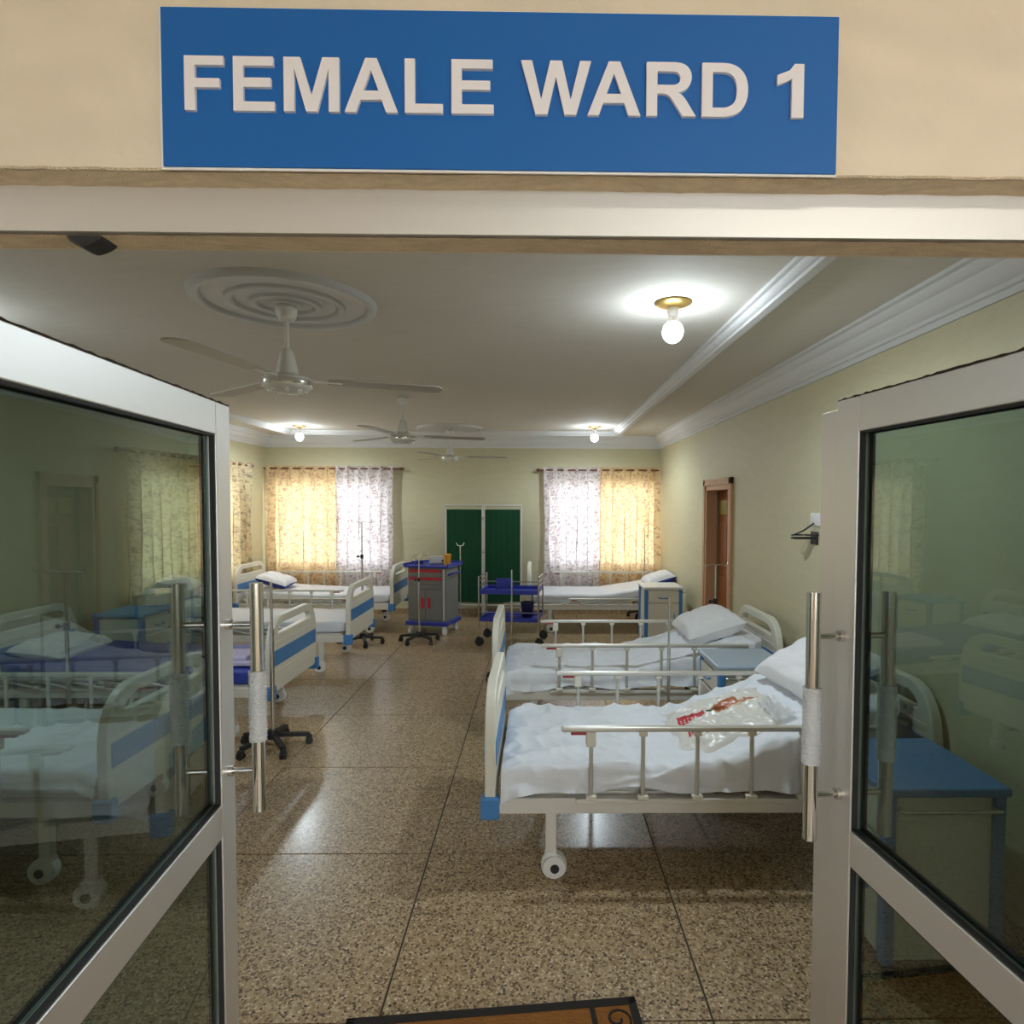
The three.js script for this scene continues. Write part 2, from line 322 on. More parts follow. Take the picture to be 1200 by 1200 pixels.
// lettering strokes of the sign: capitals on a 1-high grid, straight sided sans bold
function letterShapes(ch) {
  const poly = (p) => { const s = new THREE.Shape(); p.forEach(([x, y], i) => (i ? s.lineTo(x, y) : s.moveTo(x, y))); s.closePath(); return s; };
  const w = 0.205;
  switch (ch) {
    case 'F': return [[poly([[0, 0], [w, 0], [w, 0.42], [0.68, 0.42], [0.68, 0.59], [w, 0.59], [w, 0.83], [0.76, 0.83], [0.76, 1], [0, 1]])], 0.78];
    case 'E': return [[poly([[0, 0], [0.84, 0], [0.84, 0.17], [w, 0.17], [w, 0.44], [0.77, 0.44], [0.77, 0.61], [w, 0.61], [w, 0.83], [0.82, 0.83], [0.82, 1], [0, 1]])], 0.86];
    case 'L': return [[poly([[0, 0], [0.76, 0], [0.76, 0.17], [w, 0.17], [w, 1], [0, 1]])], 0.78];
    case 'M': return [[poly([[0, 0], [0.19, 0], [0.19, 0.79], [0.4, 0], [0.6, 0], [0.81, 0.79], [0.81, 0], [1, 0], [1, 1], [0.7, 1], [0.5, 0.3], [0.3, 1], [0, 1]])], 1.0];
    case 'A': { const s = poly([[0, 0], [0.215, 0], [0.3, 0.23], [0.7, 0.23], [0.785, 0], [1.01, 0], [0.615, 1], [0.4, 1]]); const h = new THREE.Path(); h.moveTo(0.36, 0.4); h.lineTo(0.503, 0.78); h.lineTo(0.642, 0.4); h.closePath(); s.holes.push(h); return [[s], 1.01]; }
    case 'W': return [[poly([[0.28, 0], [0.5, 0], [0.665, 0.7], [0.83, 0], [1.05, 0], [1.33, 1], [1.12, 1], [0.945, 0.28], [0.775, 1], [0.555, 1], [0.385, 0.28], [0.21, 1], [0, 1]])], 1.33];
    case 'R': {
      const s = new THREE.Shape(); s.moveTo(0, 0); s.lineTo(w, 0); s.lineTo(w, 0.42); s.lineTo(0.3, 0.42); s.quadraticCurveTo(0.42, 0.42, 0.5, 0.29); s.lineTo(0.69, 0); s.lineTo(0.94, 0); s.lineTo(0.79, 0.24); s.quadraticCurveTo(0.7, 0.4, 0.6, 0.44);
      s.bezierCurveTo(0.95, 0.5, 0.95, 1, 0.55, 1); s.lineTo(0, 1); s.closePath();
      const h = new THREE.Path(); h.moveTo(w, 0.58); h.lineTo(w, 0.83); h.lineTo(0.5, 0.83); h.bezierCurveTo(0.69, 0.83, 0.69, 0.58, 0.5, 0.58); h.closePath(); s.holes.push(h); return [[s], 0.94];
    }
    case 'D': {
      const s = new THREE.Shape(); s.moveTo(0, 0); s.lineTo(0.4, 0); s.bezierCurveTo(0.7, 0, 0.88, 0.18, 0.88, 0.5); s.bezierCurveTo(0.88, 0.82, 0.7, 1, 0.4, 1); s.lineTo(0, 1); s.closePath();
      const h = new THREE.Path(); h.moveTo(w, 0.17); h.lineTo(w, 0.83); h.lineTo(0.38, 0.83); h.bezierCurveTo(0.58, 0.83, 0.67, 0.72, 0.67, 0.5); h.bezierCurveTo(0.67, 0.28, 0.58, 0.17, 0.38, 0.17); h.closePath(); s.holes.push(h); return [[s], 0.88];
    }
    case '1': return [[poly([[0.24, 0], [0.435, 0], [0.435, 1], [0.28, 1], [0.2, 0.88], [0, 0.79], [0, 0.61], [0.13, 0.66], [0.24, 0.73]])], 0.44];
  }
}
{
  const s = thing('ward_sign', 'blue sign reading FEMALE WARD 1 in raised white capitals', 'sign', [-0.036, 2.175, ZW], 0);
  const W = 0.66, H = 0.151;
  obj('backing_sheet', rbox(-W / 2 - 0.003, W / 2 + 0.001, -H / 2 - 0.002, H / 2 + 0.002, 0, 0.0025, 0.001, 1), M.signEdge, s);
  obj('blue_panel', rbox(-W / 2, W / 2, -H / 2, H / 2, 0.002, 0.0045, 0.001, 1), M.signBlue, s);
  const U = 0.601 / 732, hgt = 0.0512;               // sign layout in printer's units
  const place = [['F', 215, 262], ['E', 272, 321], ['M', 331, 396], ['A', 402, 465], ['L', 473, 519], ['E', 528, 579], ['W', 610, 693], ['A', 689, 752], ['R', 759, 818], ['D', 825, 880], ['1', 915, 947]];
  for (const [ch, a, b] of place) { const [sh, w] = letterShapes(ch); obj('letter', new THREE.ExtrudeGeometry(sh, { depth: 0.0035 / hgt, bevelEnabled: false, curveSegments: 12 }).scale((b - a) * U / w, hgt, hgt).translate(-0.306 + (a - 215) * U, -0.024, 0.0045), M.signWhite, s); }
  s.rotation.z = -0.001;
}
// a door leaf: hinge at origin, leaf runs along local +x, thickness in z, face towards +z (the side seen)
function doorLeaf(n, label, hinge, tip, lipSide) {
  const d = sgroup(`door_${n}`, label, 'door');
  const dx = tip[0] - hinge[0], dz = tip[1] - hinge[1], w = Math.hypot(dx, dz);
  d.position.set(hinge[0], 0, hinge[1]); d.rotation.y = Math.atan2(-dz, dx);
  const H = 2.022, st = 0.085, t = 0.022, f = lipSide;        // f: +1 when the seen face is local +z, -1 otherwise
  const miter = (x0, x1, y0, y1) => rbox(x0, x1, y0, y1, -t, t, 0.003, 1);
  obj('stile', miter(0, st, 0.012, H), M.aluminium, d);
  obj('stile', miter(w - st, w, 0.012, H), M.aluminium, d);
  obj('top_rail', miter(st, w - st, H - 0.082, H), M.aluminium, d);
  obj('mid_rail', miter(st, w - st, 0.915, 1.0), M.aluminium, d);
  obj('bottom_rail', miter(st, w - st, 0.012, 0.13), M.aluminium, d);
  const up = obj('pane', box(st - 0.005, w - st + 0.005, 0.995, H - 0.078, -0.003, 0.003), M.tintedGlass, d); up.userData.label = 'dark tinted upper pane';
  const lo = obj('pane', box(st - 0.005, w - st + 0.005, 0.125, 0.92, -0.003, 0.003), M.tintedGlass, d); lo.userData.label = 'dark tinted lower pane';
  // black glazing gaskets on both faces
  const gk = []; const r = 0.005;
  for (const z of [-0.012, 0.012]) for (const [y0, y1] of [[1.0, H - 0.082], [0.13, 0.915]]) gk.push(box(st, st + r, y0, y1, z - 0.006, z + 0.006), box(w - st - r, w - st, y0, y1, z - 0.006, z + 0.006), box(st, w - st, y0, y0 + r, z - 0.006, z + 0.006), box(st, w - st, y1 - r, y1, z - 0.006, z + 0.006));
  obj('gasket', gk, M.rubber, d);
  obj('top_seal', [-1, 1].map((q) => grid(60, 1, (u, v) => V(w * u, H - 0.002 + v * (0.0055 + 0.0022 * n2(u * 40, n)), q * (t - 0.001) + 0.001 * n2(u * 25, 4)), null)), M.sealDark, d);
  if (n === 2) { obj('meeting_lip', rbox(w - 0.004, w + 0.07, 0.012, H - 0.02, -0.012 * 1 - 0.008, -0.004, 0.002, 1), M.aluminium, d); obj('groove', box(w - 0.003, w + 0.0, 0.02, H - 0.01, f * t - 0.001, f * t + 0.0006), M.rubber, d); }
  // pull handles on both faces
  for (const s of [f, -f]) {
    const off = 0.075, hx = w - 0.042, zz = s * (t + off);
    const h = obj('handle', [rod(V(hx, 0.962, zz), V(hx, 1.562, zz), 0.0165, 0.0165, 24)], M.steel, d);
    for (const y of [1.07, 1.455]) obj('standoff', [rod(V(hx, y, s * t), V(hx, y, zz), 0.0075), rod(V(hx, y, s * t), V(hx, y, s * (t + 0.012)), 0.014)], M.steel, h);
    const wrap = grid(48, 130, (u, v) => { const a = u * 2 * PI, rr = 0.0182 + 0.0045 * Math.abs(n3(Math.cos(a) * 2.4, Math.sin(a) * 2.4, v * 22)) + 0.0022 * Math.abs(n3(Math.cos(a) * 6, Math.sin(a) * 6, v * 60)); return V(hx + Math.cos(a) * rr, 1.148 + v * 0.185, zz + Math.sin(a) * rr); });
    obj('plastic_wrap', wrap, M.plasticWrap, h).userData.label = 'crinkled clear plastic wrapping';
  }
  return d;
}
doorLeaf(1, 'glazed aluminium door leaf swung open beside the stand with black star base', [-0.742, -0.70], [-0.832, -1.63], -1);
doorLeaf(2, 'glazed aluminium door leaf swung open across the bed with the printed bag', [0.835, -0.70], [0.752, -1.50], 1);

// door mat
{
  const t = thing('door_mat', 'brown doormat with black border and scroll corner', 'mat', [-0.12, 0, -1.74], 0.0);
  t.rotation.y = 0.085;
  const W = 0.5, D = 0.34;
  obj('mat_pile', rbox(-W, W, 0, 0.012, -D, D, 0.004), M.mat, t);
  obj('border', [rbox(-W, W, 0.004, 0.0145, -D, -D + 0.035, 0.003), rbox(-W, W, 0.004, 0.0145, D - 0.035, D, 0.003), rbox(-W, -W + 0.03, 0.004, 0.0145, -D, D, 0.003), rbox(W - 0.03, W, 0.004, 0.0145, -D, D, 0.003), rbox(W - 0.17, W - 0.15, 0.006, 0.0135, -D, D, 0.003), rbox(-W + 0.15, -W + 0.17, 0.006, 0.0135, -D, D, 0.003)], M.matDark, t);
  for (const [a, b, s] of [[0.42, -0.25, 1], [0.42, -0.12, -1], [0.42, 0.25, 1], [0.42, 0.12, -1], [-0.42, -0.25, -1], [-0.42, -0.12, 1], [-0.42, 0.25, -1], [-0.42, 0.12, 1]]) { const pts = []; for (let i = 0; i < 26; i++) { const q = i * 0.32, r = 0.012 + i * 0.0016; pts.push(V(a + s * Math.cos(q) * r, 0.0125, b + Math.sin(q) * r)); } obj('scroll', tube(pts, 0.0045, 60, 6), M.matDark, t); }
}

// ---------- bulbs ----------
function bulb(label, x, z) {
  const t = thing('ceiling_bulb', label, 'light bulb', [x, YC, z], 0, 'bare ceiling bulbs');
  obj('ceiling_rose', lathe([[0, 0], [0.092, 0], [0.094, -0.008], [0.07, -0.018], [0.03, -0.026], [0, -0.026]]), M.brass, t);
  obj('lamp_holder', lathe([[0.0, -0.024], [0.028, -0.024], [0.03, -0.05], [0.022, -0.075], [0.0, -0.076]]), M.whitePlastic, t);
  obj('bulb_neck', lathe([[0.018, -0.07], [0.024, -0.085], [0.036, -0.112]], 24), M.whitePlastic, t);
  obj('bulb_globe', new THREE.SphereGeometry(0.054, 24, 16).scale(1, 1.08, 1).translate(0, -0.15, 0), M.bulbGlow, t);
  const c = rgb(0.78, 0.91, 1), L = new THREE.PointLight(c, RIM, 0, 2); L.position.set(x, YC - 0.15, z); L.castShadow = true; L.shadow.radius = 2.2; L.name = numbered('bulb_light'); scene.add(L);
  const D = new THREE.SpotLight(c, BULB, 0, 1.55, 0.35, 2); D.position.set(x, YC - 0.15, z); D.target.position.set(x, 0, z); D.castShadow = true; D.shadow.radius = 2.2; D.name = numbered('bulb_down_light'); scene.add(D); scene.add(D.target);
}
bulb('glowing bulb on a brass rose beside the moulding over the two made beds', 0.69, -3.18);
bulb('glowing bulb on a brass rose over the bed below the end window', 0.765, -8.36);
bulb('glowing bulb on a brass rose near the corner of two windows', -3.24, -8.42);
bulb('glowing bulb on a brass rose over the bed behind the door glass', -3.24, -3.2);
// corridor light
{
  const t = thing('corridor_light', 'long warm white ceiling light in the corridor', 'ceiling light', [1.0, 2.85, 0.75]);
  obj('housing', rbox(-0.62, 0.62, -0.035, 0, -0.06, 0.06, 0.006), M.whitePlastic, t);
  obj('diffuser', rbox(-0.6, 0.6, -0.06, -0.03, -0.045, 0.045, 0.01), M.tubeGlow, t);
  const L = new THREE.RectAreaLight(rgb(1, 0.95, 0.86), TUBE, 1.2, 0.09); L.position.set(1.0, 2.785, 0.75); L.lookAt(1.0, 0, 0.75); L.name = 'corridor_area_light'; scene.add(L);
}

// ---------- ceiling fans and roses ----------
const medGeo = flat(lathe([[0, -0.028], [0.075, -0.028], [0.085, -0.018], [0.13, -0.016], [0.14, -0.028], [0.165, -0.03], [0.175, -0.016], [0.24, -0.013], [0.255, -0.026], [0.28, -0.027], [0.29, -0.013], [0.385, -0.010], [0.40, -0.028], [0.43, -0.03], [0.445, -0.02], [0.45, 0]], 72));
const fanGeo = {};
{
  const y0 = -0.385;
  fanGeo.canopy = flat(lathe([[0, -0.028], [0.05, -0.028], [0.052, -0.06], [0.046, -0.085], [0.036, -0.1], [0.02, -0.105], [0, -0.105]]));
  fanGeo.rod = flat(rod(V(0, -0.1, 0), V(0, y0 + 0.09, 0), 0.011));
  fanGeo.cup = flat(lathe([[0.014, y0 + 0.14], [0.03, y0 + 0.13], [0.04, y0 + 0.09], [0.052, y0 + 0.03], [0.056, y0], [0, y0 - 0.002]]));
  fanGeo.motor = flat(lathe([[0, y0], [0.06, y0], [0.11, y0 - 0.006], [0.122, y0 - 0.02], [0.122, y0 - 0.052], [0.105, y0 - 0.068], [0.05, y0 - 0.085], [0, y0 - 0.088]], 40));
  fanGeo.ring = flat([lathe([[0.1235, y0 - 0.022], [0.126, y0 - 0.03], [0.126, y0 - 0.046], [0.1235, y0 - 0.05]], 40), ...Array.from({ length: 8 }, (_, i) => new THREE.SphereGeometry(0.012, 10, 8).translate(Math.cos(i * PI / 4) * 0.085, y0 - 0.074, Math.sin(i * PI / 4) * 0.085))]);
  const bl = new THREE.Shape(); bl.moveTo(0.2, -0.045); bl.lineTo(0.3, -0.058); bl.lineTo(0.74, -0.068); bl.quadraticCurveTo(0.8, -0.066, 0.8, 0); bl.quadraticCurveTo(0.795, 0.064, 0.74, 0.066); bl.lineTo(0.3, 0.056); bl.lineTo(0.2, 0.042); bl.closePath();
  fanGeo.blade = flat(new THREE.ExtrudeGeometry(bl, { depth: 0.004, bevelEnabled: true, bevelSize: 0.002, bevelThickness: 0.002, bevelSegments: 1 }).rotateX(PI / 2 - 0.07).translate(0, y0 - 0.012, 0));
  fanGeo.arm = flat([rbox(0.1, 0.27, y0 - 0.02, y0 - 0.012, -0.02, 0.02, 0.002), rod(V(0.22, y0 - 0.02, 0.012), V(0.22, y0 + 0.002, 0.012), 0.006), rod(V(0.25, y0 - 0.02, -0.012), V(0.25, y0 + 0.002, -0.012), 0.006)]);
  for (const k of ['canopy', 'rod', 'cup', 'motor', 'ring', 'blade', 'arm']) uvBox(fanGeo[k]);
}
function fan(x, z, a0, label, mlabel) {
  if (mlabel) { const md = new THREE.Mesh(medGeo, M.cornice); md.name = numbered('ceiling_medallion'); md.position.set(x, YC, z); scene.add(md); md.castShadow = md.receiveShadow = true; tag(md, mlabel, 'medallion', 'plaster ceiling medallions'); }
  const t = thing('ceiling_fan', label, 'ceiling fan', [x, YC, z], a0, 'ceiling fans');
  shared('canopy', fanGeo.canopy, M.fan, t); shared('down_rod', fanGeo.rod, M.fan, t); shared('cup', fanGeo.cup, M.fan, t); shared('motor', fanGeo.motor, M.fan, t); shared('trim_ring', fanGeo.ring, M.chrome, t);
  for (let i = 0; i < 3; i++) { const b = shared('blade', fanGeo.blade, M.fanBlade, t); b.rotation.y = i * 2 * PI / 3; shared('blade_arm', fanGeo.arm, M.fan, b); }
}
fan(-1.29, -3.2, 20 * PI / 180, 'white three blade ceiling fan closest to the ward doors', 'round plaster medallion above the fan closest to the ward doors');
fan(-1.29, -5.9, 18 * PI / 180, 'white three blade ceiling fan between the two other fans');
fan(-1.22, -8.55, 10 * PI / 180, 'white three blade ceiling fan hanging before the end wall', 'round plaster medallion above the fan before the end wall');

// ---------- curtains ----------
function curtainPanel(label, group, side, u0, u1, mat, y0, y1, ph) {
  const w = u1 - u0, folds = Math.round(w / 0.175);
  const g = grid(folds * 18, 40, (u, v) => {
    const a = u * folds * 2 * PI + ph, amp = 0.056 * (0.85 + 0.35 * n2(u * 5 + ph, v * 1.5)), s = u0 + w * u + 0.012 * n2(u * 9, v * 2 + ph) + 0.021 * Math.sin(2 * a) * (0.75 + 0.5 * n2(u * 4 + ph, v)), y = y1 + (y0 - y1) * v, off = amp * Math.sin(a + 0.5 * n2(u * 3 + ph, v * 2) * v) + 0.008 * n2(u * 14, v * 5 + ph) * v;
    return side === 'far' ? V(s, y, ZB + 0.10 + off) : V(XL + 0.10 + off, y, s);
  }, (u, v) => [u * w * 1.5, v * (y1 - y0)]);
  return tag(obj('curtain', g, mat, scene, true), label, 'curtain', group);
}
function curtainRod(label, side, u0, u1, y) {
  const t = thing('curtain_rod', label, 'curtain rod', [0, 0, 0]);
  const P = (u, yy, d) => (side === 'far' ? V(u, yy, ZB + d) : V(XL + d, yy, u));
  obj('rod', rod(P(u0, y, 0.1), P(u1, y, 0.1), 0.013), M.rodWood, t);
  const fin = (u, s) => obj('finial', lathe([[0, 0], [0.015, 0], [0.02, 0.012], [0.014, 0.022], [0.026, 0.045], [0.022, 0.07], [0.01, 0.09], [0, 0.1]], 16).rotateZ(side === 'far' ? (s > 0 ? -PI / 2 : PI / 2) : 0).rotateX(side === 'far' ? 0 : (s > 0 ? PI / 2 : -PI / 2)).translate(P(u, y, 0.1).x, y, P(u, y, 0.1).z), M.rodWood, t);
  const isEdge = (u) => side === 'far' ? (u < XL + 0.15 || u > XR - 0.15) : (u < ZB + 0.15);
  if (!isEdge(u0)) fin(u0, -1);
  if (!isEdge(u1)) fin(u1, 1);
  for (const u of [u0 + 0.1, u1 - 0.1]) obj('bracket', rod(P(u, y, 0.0), P(u, y, 0.1), 0.008), M.rodWood, t);
}
curtainRod('brown rod over the gold and white curtains in the corner', 'far', XL + 0.01, -2.17, 2.285);
curtainRod('brown rod over the curtains behind the far bed by the wooden door', 'far', 0.06, XR - 0.01, 2.275);
curtainRod('brown rod over the beige curtains on the side wall', 'left', -8.95, -6.2, 2.285);
curtainPanel('gold leaf print curtain panel touching the corner with the side window', 'printed window curtains', 'far', XL + 0.03, -3.12, M.curtainGold, 0.4, 2.325, 0.3);
curtainPanel('white and mauve leaf print curtain panel nearer the green screen and grey trolley', 'printed window curtains', 'far', -3.14, -2.27, M.curtainWhite, 0.4, 2.325, 1.2);
curtainPanel('white and mauve leaf print curtain panel above the footboard of the end bed', 'printed window curtains', 'far', 0.11, 0.97, M.curtainWhite, 0.4, 2.315, 2.2);
curtainPanel('gold leaf print curtain panel above the pillow of the end bed', 'printed window curtains', 'far', 0.95, XR - 0.03, M.curtainGold, 0.4, 2.315, 0.9);
curtainPanel('beige leaf print curtain panel seen through the tinted door glass', 'printed window curtains', 'left', -7.5, -6.28, M.curtainBeige, 0.62, 2.325, 0.7);
curtainPanel('beige leaf print curtain panel on the side wall next to the room corner', 'printed window curtains', 'left', -8.87, -7.48, M.curtainBeige, 0.62, 2.325, 1.9);

// ---------- hospital beds ----------
const BL = 2.1, HW = 0.455;       // bed length and half width
const deckLift = (x, hinge, ang) => (x > hinge ? (x - hinge) * Math.tan(ang) : 0);
const bedGeo = {};
{
  const bs = new THREE.Shape(); bs.moveTo(-0.45, 0.4); bs.lineTo(-0.455, 0.62); bs.bezierCurveTo(-0.45, 0.78, -0.4, 0.87, -0.27, 0.895); bs.lineTo(0.27, 0.895); bs.bezierCurveTo(0.4, 0.87, 0.45, 0.78, 0.455, 0.62); bs.lineTo(0.45, 0.4); bs.quadraticCurveTo(0.44, 0.35, 0.38, 0.35); bs.lineTo(-0.38, 0.35); bs.quadraticCurveTo(-0.44, 0.35, -0.45, 0.4);
  const hole = new THREE.Path(); hole.moveTo(-0.34, 0.765); hole.lineTo(0.34, 0.765); hole.quadraticCurveTo(0.345, 0.83, 0.25, 0.85); hole.lineTo(-0.25, 0.85); hole.quadraticCurveTo(-0.345, 0.83, -0.34, 0.765); bs.holes.push(hole);
  bedGeo.board = extrudeX(bs, 0.05, 0.008);
  bedGeo.band = rbox(-0.029, 0.029, 0.535, 0.655, -0.435, 0.435, 0.006);
  bedGeo.groove = [rbox(-0.0275, 0.0275, 0.685, 0.72, -0.41, 0.41, 0.006), rbox(-0.0275, 0.0275, 0.42, 0.5, -0.41, 0.41, 0.006)];
  bedGeo.bumper = rbox(-0.045, 0.045, 0.295, 0.4, -0.03, 0.03, 0.012);
  bedGeo.frame = [...[-1, 1].map((s) => rbox(0.03, BL - 0.03, 0.315, 0.39, s * 0.43 - 0.02, s * 0.43 + 0.02, 0.005)), ...[0.07, 0.7, 1.05, 1.5, 2.03].map((x) => rbox(x - 0.02, x + 0.02, 0.325, 0.38, -0.41, 0.41, 0.004))];
  bedGeo.leg = rbox(-0.026, 0.026, 0.095, 0.34, -0.02, 0.02, 0.004);
  const cover = (s) => new THREE.CylinderGeometry(0.052, 0.056, 0.012, 28).rotateX(PI / 2).translate(0.015, 0.06, s * 0.026);
  bedGeo.caster = [cover(1), cover(-1), rbox(-0.03, 0.03, 0.075, 0.125, -0.024, 0.024, 0.008)];
  bedGeo.wheel = [new THREE.CylinderGeometry(0.06, 0.06, 0.036, 28).rotateX(PI / 2).translate(0.015, 0.06, 0)];
  bedGeo.hub = new THREE.CylinderGeometry(0.021, 0.021, 0.072, 18).rotateX(PI / 2).translate(0.018, 0.056, 0);
  bedGeo.crank = [rod(V(0, 0, 0), V(-0.11, 0, 0), 0.008), rod(V(-0.11, 0, 0), V(-0.11, -0.07, 0), 0.008), rod(V(-0.11, -0.07, 0), V(-0.17, -0.07, 0), 0.012)];
  for (const k in bedGeo) { bedGeo[k] = flat(bedGeo[k]); uvBox(bedGeo[k]); }
}
// side rail; s = +1/-1 which side; up or folded down
function railGeos(s, up) {
  const x0 = 0.335, x1 = 1.86, z = s * 0.462, xs = [0.47, 0.712, 0.966, 1.22, 1.462, 1.7];
  if (up) return {
    top: [rbox(x0, x1, 0.712, 0.736, z - 0.017, z + 0.017, 0.007), rbox(x0 - 0.004, x0 + 0.03, 0.715, 0.734, z - 0.018, z + 0.018, 0.006)],
    posts: xs.map((x) => rod(V(x, 0.4, z), V(x, 0.715, z), 0.0105)),
    clamps: [...xs.map((x) => rbox(x - 0.02, x + 0.02, 0.69, 0.714, z - 0.013, z + 0.013, 0.006)), ...xs.map((x) => rbox(x - 0.026, x + 0.026, 0.388, 0.412, z - 0.016, z + 0.016, 0.006)), rbox(0.445, 0.492, 0.64, 0.714, z - 0.017, z + 0.017, 0.01)],
    latch: [rbox(0.375, 0.45, 0.697, 0.713, z - 0.012, z + 0.012, 0.004)],
    bottom: [rbox(0.4, 1.78, 0.37, 0.39, s * 0.452 - 0.006, s * 0.452 + 0.012, 0.003)],
  };
  return {
    top: [rbox(x0 + 0.2, x1 + 0.12, 0.452, 0.476, z - 0.017 + s * 0.01, z + 0.017 + s * 0.01, 0.007)],
    posts: xs.map((x) => rod(V(x, 0.4, z + s * 0.01), V(x + 0.24, 0.455, z + s * 0.01), 0.0105)),
    clamps: [...xs.map((x) => rbox(x + 0.22, x + 0.27, 0.436, 0.456, z - 0.013 + s * 0.01, z + 0.013 + s * 0.01, 0.006)), ...xs.map((x) => rbox(x - 0.026, x + 0.026, 0.388, 0.412, z - 0.016, z + 0.016, 0.006))],
    latch: [rbox(0.575, 0.65, 0.437, 0.453, z - 0.012 + s * 0.01, z + 0.012 + s * 0.01, 0.004)],
    bottom: [rbox(0.4, 1.78, 0.37, 0.39, s * 0.452 - 0.006, s * 0.452 + 0.012, 0.003)],
  };
}
const railCache = {};
function sideRail(t, s, up) {
  const key = `${s}${up}`;
  if (!railCache[key]) { const r = railGeos(s, up); railCache[key] = {}; for (const k in r) railCache[key][k] = k === 'posts' ? r[k].map((g) => uvBox(flat(g))) : uvBox(flat(r[k])); }
  const r = railCache[key];
  const rail = shared('side_rail', r.top, M.railAlu, t);
  for (const p of r.posts) shared('rail_post', p, M.railAlu, rail);
  shared('clamp', r.clamps, M.cream, rail); shared('latch', r.latch, M.redPlastic, rail).userData.label = 'dark red release latch'; shared('base_bar', r.bottom, M.creamMetal, rail);
}
function bed(label, x, z, turn, hinge, ang, railNear, railFar) {
  const t = thing('hospital_bed', label, 'bed', [x, 0, z], turn, 'hospital beds with cream and blue end boards');
  shared('bed_frame', bedGeo.frame, M.creamMetal, t);
  obj('deck', [rbox(0.08, hinge, 0.385, 0.4, -0.4, 0.4, 0.003)], M.creamMetal, t);
  const L = BL - 0.1 - hinge, c = L / Math.cos(ang), back = rbox(0, Math.min(c, 0.88), -0.0, 0.015, -0.4, 0.4, 0.003); back.rotateZ(ang); back.translate(hinge, 0.387, 0);
  obj('backrest_deck', back, M.creamMetal, t);
  for (const [nm, bx] of [['footboard', 0], ['headboard', BL]]) {
    const b = shared(nm, bedGeo.board, M.cream, t); b.position.x = bx;
    shared('blue_band', bedGeo.band, M.blue, b).userData.label = 'blue stripe'; shared('raised_panel', bedGeo.groove, M.cream, b);
    for (const s of [-1, 1]) { const u = shared('corner_bumper', bedGeo.bumper, M.blue, b); u.position.z = s * 0.445; u.userData.label = 'blue corner bumper'; }
  }
  for (const lx of [0.285, BL - 0.285]) for (const s of [-1, 1]) {
    const l = shared('leg', bedGeo.leg, M.creamMetal, t); l.position.set(lx, 0, s * 0.425);
    const c1 = shared('caster', bedGeo.caster, M.whitePlastic, t); c1.position.set(lx, 0, s * 0.425);
    shared('wheel', bedGeo.wheel, M.whitePlastic, c1); shared('hub', bedGeo.hub, M.blackPlastic, c1);
  }
  for (const s of [-0.22, 0.22]) { const k = shared('crank', bedGeo.crank, M.blackPlastic, t); k.position.set(0.3, 0.33, s); }
  sideRail(t, 1, railNear); sideRail(t, -1, railFar);
  return t;
}
// mattress: a soft slab that follows the deck
function mattress(label, x, z, turn, hinge, ang, mat, thick = 0.12, group = 'mattresses on the beds') {
  const n = 48, m = 30, L0 = 0.06, L1 = BL - 0.08, hw = 0.425, r = 0.035;
  const prof = [];                                            // closed cross-section (z, y) rounded
  const cs = [[hw - r, r, -PI / 2], [hw - r, thick - r, 0], [-hw + r, thick - r, PI / 2], [-hw + r, r, PI]];
  for (const [cx, cy, a0] of cs) for (let i = 0; i <= 5; i++) { const a = a0 + i / 5 * PI / 2; prof.push([cx + Math.cos(a) * r, cy + Math.sin(a) * r]); }
  const g = grid(prof.length, n, (u, v) => {
    const [pz, py] = prof[Math.round(u * prof.length) % prof.length]; let s = L0 + (L1 - L0) * v, end = Math.min(1, Math.min(v, 1 - v) * 14), k = 0.9 + 0.1 * Math.sqrt(end);
    const run = s > hinge ? hinge + (s - hinge) * Math.cos(ang) : s, base = 0.402 + (s > hinge ? (s - hinge) * Math.sin(ang) : 0);
    return V(run, base + thick / 2 + (py - thick / 2) * (0.75 + 0.25 * Math.sqrt(end)) + 0.004 * n2(s * 5 + z, pz * 5), pz * k);
  });
  const capA = new THREE.Shape(prof.map(([a, b]) => new THREE.Vector2(a * 0.9, 0.402 + thick / 2 + (b - thick / 2) * 0.75)));
  const c0 = new THREE.ShapeGeometry(capA).rotateY(-PI / 2).translate(L0, 0, 0);
  const c1g = new THREE.ShapeGeometry(capA).rotateY(-PI / 2).translate(hinge + (L1 - hinge) * Math.cos(ang), (L1 - hinge) * Math.sin(ang), 0);
  const o = obj('mattress', [g, c0, c1g], mat); o.position.set(x, 0, z); o.rotation.y = turn;
  return tag(o, label, 'mattress', group);
}
